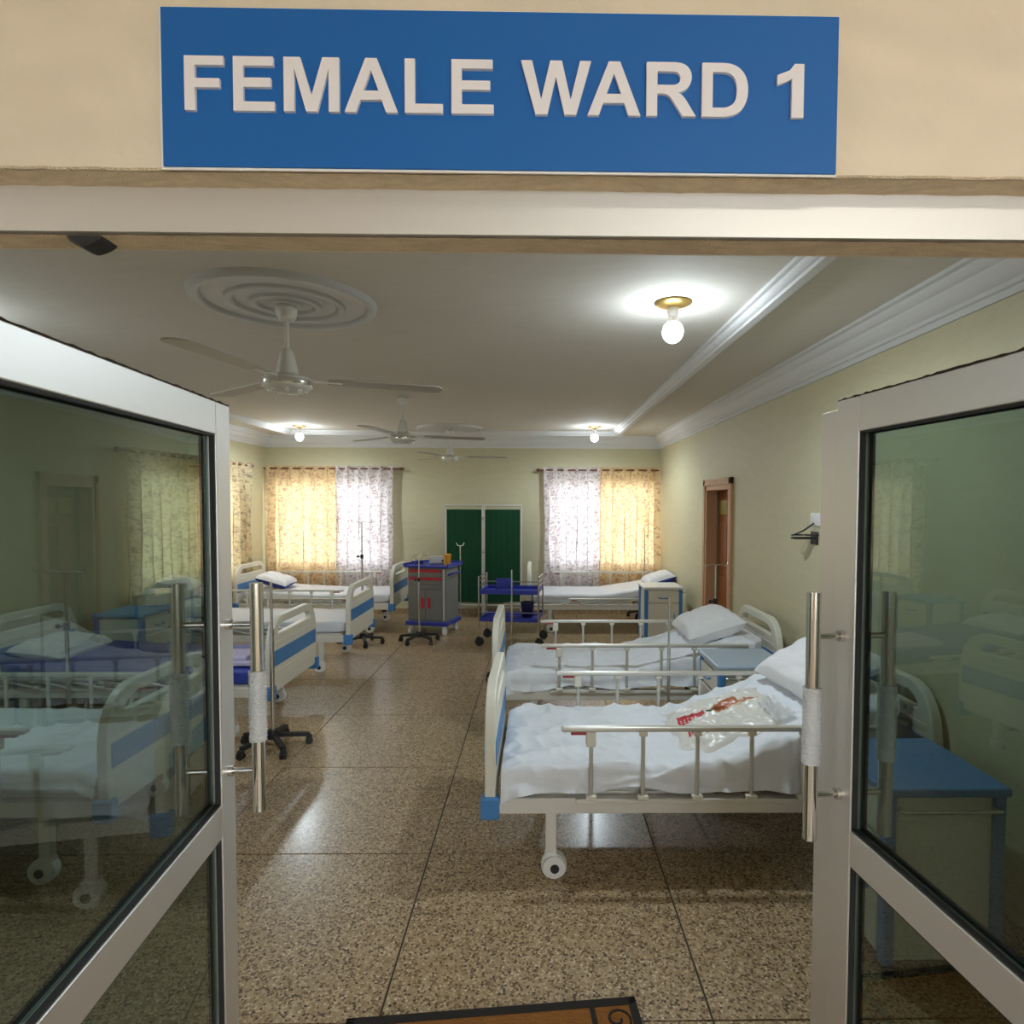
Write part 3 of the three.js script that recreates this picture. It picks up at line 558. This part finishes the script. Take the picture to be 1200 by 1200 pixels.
// bed sheet draped over a mattress, wrinkled, hem hanging unevenly
function sheet(label, x, z, turn, hinge, ang, mat, o2 = {}) {
  const { thick = 0.12, hang = 0.09, amp = 1, x0 = 0.05, x1 = 1.95, k = 0 } = o2, hw = 0.43, top = 0.402 + thick + 0.006;
  const fold = (s, q) => { const w1 = 1 - Math.abs(n2(s * 2.3 + q * 1.7 + k, q * 2.1 - s * 0.6 + k)), w2 = 1 - Math.abs(n2(s * 5 - q * 3 + k, q * 4 + s * 1.5)); return (0.012 * w1 * w1 * w1 + 0.006 * w2 * w2 + 0.0012 * n2(s * 14, q * 12 + k)) * amp; };
  const half = hw + hang, g = grid(150, 90, (u, v) => {
    const q = (v * 2 - 1) * half, s = x0 + (x1 - x0) * u, aq = Math.abs(q), sg = Math.sign(q), h = hang * (0.75 + 0.35 * n2(s * 1.7 + k, sg * 3)), endf = Math.min(1, Math.min(u, 1 - u) * 22);
    let yy, zz; const d = fold(s, q);
    const rr = 0.03;
    if (aq < hw - rr) { yy = top + d; zz = q; } else {
      const e = (aq - (hw - rr)) / (half - (hw - rr)), arc = Math.min(1, e * 2.4), a = arc * PI / 2, dn = Math.max(0, e - 1 / 2.4) / (1 - 1 / 2.4);
      zz = sg * (hw - rr + Math.sin(a) * rr + 0.006 + dn * 0.004 + d * 0.7 * (0.4 + dn) + 0.006 * dn * n2(s * 9 + k, sg)); yy = top - (1 - Math.cos(a)) * rr - dn * (h + (s > hinge ? (s - hinge) * Math.sin(ang) * 0.93 : 0)) + d * (1 - dn * 0.6); zz += sg * dn * (0.012 * Math.max(0, n2(s * 4 + k, sg + dn)) + 0.009 * Math.sin(dn * 7 + 2.2 * n2(s * 1.6 + k, 5))); 
    }
    yy -= (1 - Math.sqrt(endf)) * 0.03;
    const dx = s > hinge ? (s - hinge) * Math.cos(ang) : s - hinge, dy = s > hinge ? (s - hinge) * Math.sin(ang) : 0;
    return V(hinge + dx, yy + dy, zz);
  });
  const o = obj('bed_sheet', g, mat); o.position.set(x, 0, z); o.rotation.y = turn;
  return tag(o, label, 'bed sheet');
}
function pillowGeo(w, h, t, sd) {                    // w along z, h along x
  const f = (sgn) => grid(30, 24, (u, v) => {
    const a = u * 2 - 1, b = v * 2 - 1, e = Math.pow(Math.max(0, (1 - a * a * a * a) * (1 - b * b * b * b)), 0.45), px = 1 - 0.07 * (1 - a * a) * b * b, pz = 1 - 0.07 * (1 - b * b) * a * a;
    const y = sgn * t / 2 * e * (1 + 0.12 * n2(a * 2 + sd, b * 2)) + 0.006 * n2(a * 5 + sd, b * 5) * e;
    return V(b * h / 2 * px, y, a * w / 2 * pz);
  });
  return [f(1), f(-1)];
}
function pillow(label, x, y, z, tilt, turn, mat, under, w = 0.6, h = 0.4, t = 0.15, sd = 1) {
  const o = thing('pillow', label, 'pillow', [x, y, z], turn, 'pillows at the bed heads');
  const [a, b] = pillowGeo(w, h, t, sd);
  const p = obj('pillow_top', a, mat, o), q = obj('pillow_underside', b, under, o);
  p.rotation.z = q.rotation.z = tilt;
  return o;
}
const RX = -0.22, LX = -1.99;
// right hand row
const A = 20 * PI / 180;
bed('hospital bed with the printed carrier bag on its rumpled white sheet', RX, -3.27, 0, 1.05, A, true, true);
mattress('white mattress under the rumpled sheet and printed bag', RX, -3.27, 0, 1.05, A, M.mattress);
sheet('rumpled white sheet under the printed carrier bag', RX, -3.27, 0, 1.05, A, M.sheet, { hang: 0.12, amp: 1.9, k: 3 });
pillow('white pillow leaning behind the printed carrier bag', RX + 1.74, 0.885, -3.29, A + 0.12, 0.1, M.pillow, M.pillow, 0.64, 0.46, 0.16, 3);
bed('hospital bed next to the wooden door with a plump pillow by the slim stand', RX - 0.09, -4.92, 0, 1.05, 0.26, true, true);
mattress('white mattress under the sheet with the plump pillow', RX - 0.09, -4.92, 0, 1.05, 0.26, M.mattress);
sheet('white sheet under the plump pillow near the wooden door', RX - 0.09, -4.92, 0, 1.05, 0.26, M.sheet, { hang: 0.13, amp: 1.2, k: 11 });
pillow('plump white pillow on the bed near the wooden door', RX + 1.6, 0.79, -4.95, 0.3, 0, M.pillow, M.pillow, 0.62, 0.46, 0.2, 8);
bed('hospital bed below the end window beside the blue tray cart', -0.12, -8.72, 0, 1.05, 0.16, false, true);
mattress('white mattress below the end window beside the tray cart', -0.12, -8.72, 0, 1.05, 0.16, M.mattress);
pillow('white pillow with a navy underside below the gold curtain of the end bed', 1.72, 0.69, -8.74, 0.3, 0, M.pillow, M.pillowBlue, 0.58, 0.42, 0.15, 5);
// left hand row, turned about so that the foot ends face the aisle
bed('hospital bed seen through the tinted door glass with white sheet', LX, -3.25, PI, 1.05, 0.05, true, true);
mattress('white mattress seen through the tinted door glass', LX, -3.25, PI, 1.05, 0.05, M.mattress);
sheet('smooth white sheet on the bed seen through the tinted door glass', LX, -3.25, PI, 1.05, 0.05, M.sheet, { hang: 0.1, amp: 0.8, k: 21 });
bed('hospital bed with a bare blue mattress behind the black star base stand', LX, -4.98, PI, 1.05, 0.05, false, false);
mattress('bare blue mattress behind the black star base stand', LX, -4.98, PI, 1.05, 0.05, M.mattressBlue);
pillow('white pillow on the bare blue mattress', LX - 1.83, 0.605, -4.95, -0.12, 0, M.pillow, M.pillow, 0.6, 0.42, 0.15, 13);
bed('hospital bed with flat white mattress between the blue mattress and corner beds', LX + 0.03, -6.78, PI, 1.05, 0.02, true, false);
mattress('flat white mattress between the blue mattress and the corner bed', LX + 0.03, -6.78, PI, 1.05, 0.02, M.mattress);
pillow('white pillow on the flat mattress below the side window', LX - 1.76, 0.6, -6.78, -0.1, 0, M.pillow, M.pillow, 0.58, 0.42, 0.15, 17);
bed('hospital bed in the corner of the two windows beside the grey trolley', LX + 0.02, -8.72, PI, 1.05, 0.06, true, false);
mattress('white mattress on the corner bed of the two windows', LX + 0.02, -8.72, PI, 1.05, 0.06, M.mattress);
pillow('white pillow with a navy underside on the corner bed', LX - 1.66, 0.68, -8.6, -0.3, 0.1, M.pillow, M.pillowBlue, 0.58, 0.42, 0.15, 19);
// folded lilac cloth on the blue mattress
tag(obj('folded_cloth', [rbox(-2.75, -2.15, 0.53, 0.57, -4.95, -4.6, 0.015), rbox(-2.7, -2.2, 0.565, 0.6, -4.9, -4.63, 0.015)], M.lilac), 'folded lilac cloth on the bare blue mattress', 'cloth');

// printed carrier bag lying on the near bed
{
  const S = 512, c = document.createElement('canvas'); c.width = c.height = S; const q = c.getContext('2d');
  q.fillStyle = '#e6e2da'; q.fillRect(0, 0, S, S);
  q.fillStyle = '#c4303a'; q.fillRect(60, 150, 130, 80); q.fillRect(60, 320, 110, 64);
  q.fillStyle = '#e8c8c8'; for (let i = 0; i < 5; i++) { q.fillRect(70 + i * 18, 182, 9, 14); q.fillRect(70 + i * 18, 204, 9, 14); }
  q.strokeStyle = '#e8d0d0'; q.lineWidth = 5; q.strokeRect(72, 342, 66, 22);
  q.fillStyle = '#6b5750'; for (let i = 0; i < 6; i++) q.fillRect(90 + i * 12, 150, 6, 10);
  q.fillStyle = '#b46a40'; q.beginPath(); q.ellipse(290, 180, 80, 42, -0.5, 0, 7); q.fill(); q.beginPath(); q.ellipse(380, 190, 70, 24, 0.1, 0, 7); q.fill();
  q.fillStyle = '#e0c4a4'; q.beginPath(); q.ellipse(330, 205, 40, 20, 0.2, 0, 7); q.fill(); q.fillStyle = '#7c4426'; q.beginPath(); q.ellipse(262, 196, 36, 18, -0.4, 0, 7); q.fill();
  q.fillStyle = '#2f5a34'; q.beginPath(); q.ellipse(215, 215, 18, 9, 0, 0, 7); q.fill();
  const tx = new THREE.CanvasTexture(c); tx.colorSpace = THREE.SRGBColorSpace;
  const mt = phys({ map: tx, roughness: 0.3, clearcoat: 0.4 });
  const b = thing('carrier_bag', 'crumpled white carrier bag with red print and food picture', 'bag', [RX + 1.2, 0.62, -3.19], 0.05);
  const f = (sgn) => grid(44, 36, (u, v) => { const a = u * 2 - 1, w = v * 2 - 1, e = Math.pow(Math.max(0, (1 - a ** 4) * (1 - w ** 4)), 0.5); const cr = 1 - Math.abs(n2(a * 3.2 + 4, w * 3.2)); return V(a * 0.28 * (1 + 0.08 * n2(w * 2, 7)), sgn * 0.055 * e * (0.8 + 0.3 * n2(a * 1.5, w * 1.5 + 2)) + 0.014 * cr * cr * cr * e * sgn + 0.004 * n2(a * 9, w * 9), w * 0.22 * (1 + 0.1 * n2(a * 2, 3))); }, (u, v) => [u, 1 - v]);
  const body = obj('bag_body', [f(1), f(-1)], mt, b, true); body.rotation.z = 0.3; body.rotation.x = 0.16;
  const fl = grid(24, 14, (u, v) => V(0.2 + v * 0.1, 0.04 + 0.03 * n2(u * 4, v * 3) + 0.015 * Math.abs(n2(u * 9, v * 7)), (u * 2 - 1) * 0.12 * (1 + 0.3 * v) + 0.1));
  const hd = obj('bag_handles', fl, M.plasticWrap, b); hd.rotation.z = 0.25;
}

// ---------- bedside cabinets ----------
function cabinet(label, x, z, turn, topMat, rail = true) {
  const t = thing('bedside_cabinet', label, 'bedside cabinet', [x, 0, z], turn, 'bedside cabinets');
  const w = 0.235, d = 0.225;
  obj('body', [rbox(-w + 0.02, w - 0.02, 0.07, 0.7, -d + 0.01, d - 0.02, 0.008)], M.cream, t);
  for (const sx of [-1, 1]) for (const sz of [-1, 1]) obj('corner_post', rbox(sx * (w - 0.022) - 0.022, sx * (w - 0.022) + 0.022, 0.06, 0.71, sz * (d - 0.022) - 0.022, sz * (d - 0.022) + 0.022, 0.01), M.blue, t).userData.label = 'blue corner post';
  obj('top', [rbox(-w - 0.012, w + 0.012, 0.7, 0.735, -d - 0.012, d + 0.012, 0.012)], topMat, t);
  const dr = obj('drawer', rbox(-w + 0.045, w - 0.045, 0.54, 0.67, d - 0.03, d + 0.002, 0.006), M.cream, t); obj('handle', tube([V(-0.06, 0.61, d), V(-0.05, 0.6, d + 0.025), V(0.05, 0.6, d + 0.025), V(0.06, 0.61, d)], 0.006, 16, 6), M.blue, dr);
  const dd = obj('door', rbox(-w + 0.045, w - 0.045, 0.09, 0.52, d - 0.03, d + 0.002, 0.006), M.cream, t); obj('handle', tube([V(0.13, 0.4, d), V(0.13, 0.39, d + 0.025), V(0.13, 0.31, d + 0.025), V(0.13, 0.3, d)], 0.006, 16, 6), M.blue, dd);
  if (rail) obj('towel_rail', tube([V(w, 0.66, -d + 0.05), V(w + 0.03, 0.66, -d + 0.05), V(w + 0.035, 0.66, d - 0.05), V(w, 0.66, d - 0.05)], 0.007, 24, 8), M.steel, t);
  for (const sx of [-1, 1]) for (const sz of [-1, 1]) obj('caster', [new THREE.CylinderGeometry(0.026, 0.026, 0.02, 16).rotateZ(PI / 2).translate(sx * 0.19, 0.026, sz * 0.18), rod(V(sx * 0.19, 0.03, sz * 0.18), V(sx * 0.19, 0.075, sz * 0.18), 0.008)], M.blackPlastic, t);
  return t;
}
const nsTop = std(0.36, 0.44, 0.52, 0.35);
cabinet('cream and blue bedside cabinet between the bed with the bag and the plump pillow bed', 1.38, -4.09, -PI / 2, nsTop);
cabinet('cream and blue bedside cabinet beside the wooden doorway before the end bed', 1.55, -7.72, 0, M.whitePlastic);
cabinet('cream and blue bedside cabinet seen through the tinted glass beside the bag bed', 1.5, -2.42, -PI / 2, M.blue);
cabinet('cream and blue bedside cabinet between the blue mattress bed and the next', -3.85, -5.88, PI / 2, M.lightBlueCloth);

// ---------- drip stands ----------
const ivGeo = {};
{
  const arm = []; const cast = [];
  for (let i = 0; i < 5; i++) { const a = i * 2 * PI / 5, c = Math.cos(a), s = Math.sin(a); const b = new THREE.BoxGeometry(0.235, 0.026, 0.036).translate(0.125, 0, 0).rotateZ(-0.1).rotateY(-a).translate(0, 0.098, 0); arm.push(b);
    cast.push([new THREE.CylinderGeometry(0.026, 0.026, 0.014, 14).rotateX(PI / 2).translate(0, 0.026, 0.012), new THREE.CylinderGeometry(0.026, 0.026, 0.014, 14).rotateX(PI / 2).translate(0, 0.026, -0.012), rbox(-0.02, 0.02, 0.035, 0.066, -0.016, 0.016, 0.006), rod(V(0, 0.05, 0), V(0, 0.08, 0), 0.009)].map((g) => g.rotateY(i * 1.3).translate(c * 0.242, 0, s * 0.242))); }
  arm.push(new THREE.CylinderGeometry(0.035, 0.045, 0.06, 20).translate(0, 0.105, 0));
  ivGeo.base = uvBox(flat(arm)); ivGeo.cast = cast.map((c) => uvBox(flat(c)));
}
function ivStand(label, x, z, h, turn, hooks = 2, thick = 0.0125) {
  const t = thing('drip_stand', label, 'drip stand', [x, 0, z], turn, 'drip stands on star bases');
  shared('star_base', ivGeo.base, M.blackPlastic, t); for (const c of ivGeo.cast) shared('caster', c, M.blackPlastic, t);
  const k = h * 0.72;
  obj('lower_pole', rod(V(0, 0.1, 0), V(0, k, 0), thick), M.steel, t);
  obj('upper_pole', rod(V(0, k - 0.05, 0), V(0, h, 0), thick * 0.66), M.steel, t);
  if (hooks) obj('collar', rod(V(0, k - 0.025, 0), V(0, k + 0.025, 0), thick * 1.5), M.blackPlastic, t);
  if (hooks) obj('knob', [rod(V(0, k, 0), V(-0.045, k, 0), 0.007), new THREE.SphereGeometry(0.016, 12, 8).translate(-0.05, k, 0)], M.blackPlastic, t);
  for (let i = 0; i < hooks; i++) { const a = i * 2 * PI / hooks, c = Math.cos(a), s = Math.sin(a); obj('hook', tube([V(0, h, 0), V(c * 0.06, h + 0.004, s * 0.06), V(c * 0.1, h - 0.008, s * 0.1), V(c * 0.12, h + 0.012, s * 0.12), V(c * 0.122, h + 0.035, s * 0.122)], 0.0045, 20, 6), M.steel, t); }
}
ivStand('short drip stand on a black star base at the foot of the blue mattress bed', -1.9, -4.38, 1.2, 0.35, 0, 0.015);
ivStand('tall thin drip stand before the white half of the corner curtains', -2.18, -7.62, 1.52, 0.1, 2);
ivStand('drip stand on a black star base right in front of the grey trolley', -1.5, -7.74, 1.1, 0.5, 4);
ivStand('slim drip stand with a cross bar against the wall past the plump pillow', 1.64, -5.62, 1.2, 0.2, 2);
ivStand('dark drip stand between the bed with the bag and the plump pillow bed', 0.88, -4.07, 1.14, 0.6, 0, 0.011);
ivStand('drip stand behind the plump pillow bed in front of the blue tray cart', -0.26, -6.1, 1.1, 0.9, 0, 0.011);
ivStand('drip stand in the wall corner beyond the pillow of the end bed', 1.64, -9.4, 1.32, 0.3, 0, 0.011);
ivStand('drip stand seen through the door glass beside the bare blue mattress', -3.15, -4.12, 1.3, 0.2, 2);

// ---------- grey emergency trolley ----------
{
  const t = thing('emergency_trolley', 'grey emergency trolley with red handles and blue top', 'trolley', [-1.42, 0, -8.36], -0.24);
  const w = 0.27, d = 0.23;
  obj('body', rbox(-w, w, 0.17, 0.9, -d, d, 0.01), M.cartGrey, t);
  obj('top_tray', [rbox(-w - 0.05, w + 0.05, 0.9, 0.93, -d - 0.04, d + 0.04, 0.012), rbox(-w - 0.05, w + 0.05, 0.925, 0.955, -d - 0.04, -d - 0.02, 0.006), rbox(-w - 0.05, -w - 0.03, 0.925, 0.955, -d - 0.04, d + 0.04, 0.006), rbox(w + 0.03, w + 0.05, 0.925, 0.955, -d - 0.04, d + 0.04, 0.006)], M.cartBlue, t);
  obj('base_bumper', rbox(-w - 0.03, w + 0.03, 0.125, 0.185, -d - 0.03, d + 0.03, 0.015), M.cartBlue, t);
  for (const [y0, y1] of [[0.79, 0.885], [0.685, 0.78]]) { const dr = obj('drawer', rbox(-w + 0.015, w - 0.045, y0, y1, d - 0.01, d + 0.012, 0.004), M.cartGrey, t); obj('handle', rbox(-w + 0.02, w - 0.05, y1 - 0.045, y1 - 0.006, d + 0.01, d + 0.03, 0.008), M.red, dr); }
  obj('drawer', rbox(-w + 0.015, w - 0.045, 0.62, 0.675, d - 0.01, d + 0.01, 0.004), M.cartGrey, t);
  for (const [x0, x1, hx] of [[-w + 0.015, -0.02, -0.055], [-0.012, w - 0.045, 0.035]]) { const dr = obj('door', rbox(x0, x1, 0.2, 0.61, d - 0.01, d + 0.012, 0.004), M.cartGrey, t); obj('handle', rbox(hx - 0.022, hx + 0.022, 0.36, 0.5, d + 0.01, d + 0.028, 0.012), M.red, dr); }
  obj('lock_bar', rbox(w - 0.038, w - 0.015, 0.2, 0.88, d, d + 0.016, 0.004), M.screenFrame, t);
  obj('push_handle', tube([V(w, 0.8, -0.15), V(w + 0.06, 0.82, -0.15), V(w + 0.06, 0.82, 0.15), V(w, 0.8, 0.15)], 0.012, 24, 8), M.cartBlue, t);
  for (const sx of [-1, 1]) for (const sz of [-1, 1]) obj('caster', [new THREE.CylinderGeometry(0.055, 0.055, 0.03, 20).rotateZ(PI / 2).translate(sx * 0.24, 0.055, sz * 0.2), rbox(sx * 0.24 - 0.024, sx * 0.24 + 0.024, 0.06, 0.13, sz * 0.2 - 0.02, sz * 0.2 + 0.02, 0.006)], M.whitePlastic, t);
  obj('drip_pole', [rod(V(w + 0.02, 0.2, -d - 0.02), V(w + 0.02, 1.17, -d - 0.02), 0.008)], M.steel, t);
  for (let i = 0; i < 4; i++) { const c = Math.cos(i * PI / 2 + 0.4), s = Math.sin(i * PI / 2 + 0.4); obj('hook', tube([V(w + 0.02, 1.165, -d - 0.02), V(w + 0.02 + c * 0.05, 1.17, -d - 0.02 + s * 0.05), V(w + 0.02 + c * 0.075, 1.205, -d - 0.02 + s * 0.075)], 0.004, 12, 6), M.whitePlastic, t); }
  const P = (x, y, z) => V(x, y, z).applyAxisAngle(V(0, 1, 0), -0.24).add(V(-1.42, 0, -8.36));
  const yl = thing('sharps_box', 'yellow sharps box on the grey trolley', 'sharps box', P(0.24, 0.93, 0.1).toArray(), 0.2);
  obj('box', new THREE.CylinderGeometry(0.065, 0.055, 0.13, 4, 1).rotateY(PI / 4).translate(0, 0.065, 0), M.yellow, yl); obj('lid', rbox(-0.05, 0.05, 0.128, 0.148, -0.05, 0.05, 0.006), M.yellow, yl);
  const mo = thing('monitor_unit', 'small grey monitor unit lying on the grey trolley', 'monitor', P(0.05, 0.93, -0.04).toArray(), 0.15);
  obj('casing', rbox(-0.12, 0.12, 0, 0.1, -0.11, 0.1, 0.012), std(0.4, 0.4, 0.4, 0.5), mo); obj('front_plate', rbox(-0.1, 0.1, 0.02, 0.085, 0.095, 0.106, 0.004), std(0.62, 0.62, 0.62, 0.4), mo); obj('control_knob', new THREE.CylinderGeometry(0.014, 0.014, 0.02, 14).rotateX(PI / 2).translate(0.06, 0.05, 0.112), M.blackPlastic, mo);
  const st = thing('kidney_dish', 'steel dish on the grey trolley', 'dish', P(-0.2, 0.93, 0.05).toArray(), 0);
  obj('bowl', lathe([[0, 0.004], [0.06, 0.004], [0.085, 0.05], [0.09, 0.052], [0.082, 0.046], [0.058, 0], [0, 0]], 24).scale(1, 1, 0.65), M.steel, st); obj('rim', new THREE.TorusGeometry(0.088, 0.003, 6, 28).rotateX(PI / 2).scale(1, 1, 0.65).translate(0, 0.052, 0), M.steel, st);
}

// ---------- blue tray cart ----------
{
  const t = thing('instrument_cart', 'steel instrument cart with two blue trays', 'cart', [-0.33, 0, -7.72], -0.12);
  const w = 0.37, d = 0.24;
  for (const sx of [-1, 1]) for (const sz of [-1, 1]) {
    obj('post', rod(V(sx * w, 0.11, sz * d), V(sx * w, 0.86, sz * d), 0.011), M.steel, t);
    obj('caster', [new THREE.CylinderGeometry(0.055, 0.055, 0.028, 20).rotateX(PI / 2).translate(sx * w + 0.01, 0.055, sz * d), rbox(sx * w - 0.02, sx * w + 0.02, 0.07, 0.12, sz * d - 0.02, sz * d + 0.02, 0.006)], M.blackPlastic, t);
  }
  for (const y of [0.64, 0.30]) { const tr = obj('tray', [rbox(-w + 0.01, w - 0.01, y, y + 0.015, -d + 0.01, d - 0.01, 0.005), rbox(-w + 0.01, w - 0.01, y, y + 0.055, d - 0.03, d - 0.012, 0.006), rbox(-w + 0.01, w - 0.01, y, y + 0.055, -d + 0.012, -d + 0.03, 0.006), rbox(-w + 0.01, -w + 0.028, y, y + 0.055, -d + 0.01, d - 0.01, 0.006), rbox(w - 0.028, w - 0.01, y, y + 0.055, -d + 0.01, d - 0.01, 0.006)], M.cartBlue, t); tr.userData.label = 'deep blue tray'; }
  for (const sx of [-1, 1]) for (const y of [0.74, 0.8, 0.855]) obj('end_rail', rod(V(sx * w, y, -d), V(sx * w, y, d), 0.006), M.steel, t);
  obj('back_rail', [rod(V(-w, 0.74, -d), V(w, 0.74, -d), 0.006), rod(V(-w, 0.42, -d), V(w, 0.42, -d), 0.006), rod(V(-w, 0.42, d), V(w, 0.42, d), 0.006)], M.steel, t);
  const bn = thing('bin', 'dark blue bin on the lower blue tray', 'bin', [-0.13, 0.3225, -7.74], 0.1);
  obj('bucket', lathe([[0, 0.004], [0.07, 0.004], [0.085, 0.18], [0.09, 0.185], [0.08, 0.18], [0.066, 0], [0, 0]], 24), std(0.008, 0.01, 0.06, 0.4), bn); obj('rim', new THREE.TorusGeometry(0.087, 0.005, 6, 28).rotateX(PI / 2).translate(0, 0.184, 0), std(0.01, 0.012, 0.08, 0.4), bn);
  const bx = thing('document_tray', 'blue document tray on the upper blue tray', 'tray', [-0.42, 0.66, -7.74], 0.15);
  obj('tray_body', [rbox(-0.1, 0.1, 0, 0.012, -0.1, 0.1, 0.004), rbox(-0.1, -0.09, 0, 0.11, -0.1, 0.1, 0.004), rbox(0.09, 0.1, 0, 0.11, -0.1, 0.1, 0.004), rbox(-0.1, 0.1, 0, 0.14, -0.1, -0.09, 0.004)], M.cartBlue, bx);
}

// ---------- green folding screen ----------
{
  const t = thing('folding_screen', 'two panel folding screen with dark green cloth', 'screen', [0, 0, 0]);
  const Y1 = 1.72;
  for (const [xa, za, xb, zb] of [[-1.41, -9.42, -0.84, -9.3], [-0.815, -9.3, -0.26, -9.4]]) {
    const p = new THREE.Group(); p.name = 'screen_panel'; t.add(p);
    const a = (y) => V(xa, y, za), b = (y) => V(xb, y, zb);
    obj('frame', [rod(a(0.1), a(Y1), 0.014), rod(b(0.1), b(Y1), 0.014), rod(a(Y1), b(Y1), 0.014), rod(a(0.2), b(0.2), 0.01), new THREE.SphereGeometry(0.016, 10, 8).translate(xa, Y1, za), new THREE.SphereGeometry(0.016, 10, 8).translate(xb, Y1, zb)], M.screenFrame, p);
    const cloth = (o) => grid(60, 12, (u, v) => { const s = 0.02 + u * 0.96, pl = 0.004 * Math.sin(u * 40) * (0.6 + 0.4 * n2(u * 6, v)); return V(xa + (xb - xa) * s, 0.24 + (Y1 - 0.3) * v, za + (zb - za) * s + pl + o); });
    obj('cloth', cloth(0), M.green, p).userData.label = 'dark green cloth';
    obj('feet', [rod(V(xa, 0.1, za - 0.16), V(xa, 0.1, za + 0.16), 0.012), rod(V(xa, 0.1, za + 0.16), V(xa, 0.0, za + 0.16), 0.018), rod(V(xa, 0.1, za - 0.16), V(xa, 0.0, za - 0.16), 0.018)], M.screenFrame, p);
  }
  obj('feet', [rod(V(-0.26, 0.1, -9.56), V(-0.26, 0.1, -9.24), 0.012), rod(V(-0.26, 0.1, -9.24), V(-0.26, 0, -9.24), 0.018), rod(V(-0.26, 0.1, -9.56), V(-0.26, 0, -9.56), 0.018)], M.screenFrame, t);
  for (const y of [0.5, 1.0, 1.5]) obj('hinge', rbox(-0.845, -0.81, y, y + 0.05, -9.31, -9.285, 0.004), M.steel, t);
}

// ---------- small wall fittings ----------
{
  const s = thing('wall_socket', 'white twin socket on the wall above the black cable bracket', 'socket', [XR, 1.66, -4.22]);
  obj('plate', rbox(-0.014, 0, -0.045, 0.045, -0.075, 0.075, 0.006), M.whitePlastic, s);
  for (const z of [-0.035, 0.035]) obj('switch', rbox(-0.02, -0.012, -0.012, 0.018, z - 0.012, z + 0.012, 0.003), M.whitePlastic, s);
  const b = thing('cable_bracket', 'black bracket with looped cable on the wall below the white socket', 'bracket', [XR, 1.535, -4.24]);
  obj('arm', [rbox(-0.16, 0, -0.012, 0.004, -0.03, 0.03, 0.005), rbox(-0.012, 0, -0.05, 0.04, -0.05, 0.05, 0.003)], M.blackPlastic, b);
  obj('cable', tube([V(-0.02, 0.1, 0.02), V(-0.08, 0.05, 0.0), V(-0.14, 0.015, -0.03), V(-0.12, 0.012, -0.1), V(-0.05, 0.014, -0.08), V(-0.09, 0.02, 0.05), V(-0.02, 0.02, 0.1)], 0.006, 60, 6), M.blackPlastic, b);
  const s2 = thing('wall_socket', 'white socket on the side wall in the curtain corner', 'socket', [XL, 0.95, -9.1]);
  obj('plate', rbox(0, 0.012, -0.045, 0.045, -0.045, 0.045, 0.005), M.whitePlastic, s2); obj('switch', rbox(0.01, 0.018, -0.01, 0.016, -0.01, 0.01, 0.003), M.whitePlastic, s2);
}
void mergeVertices;
renderer.render(scene, camera);
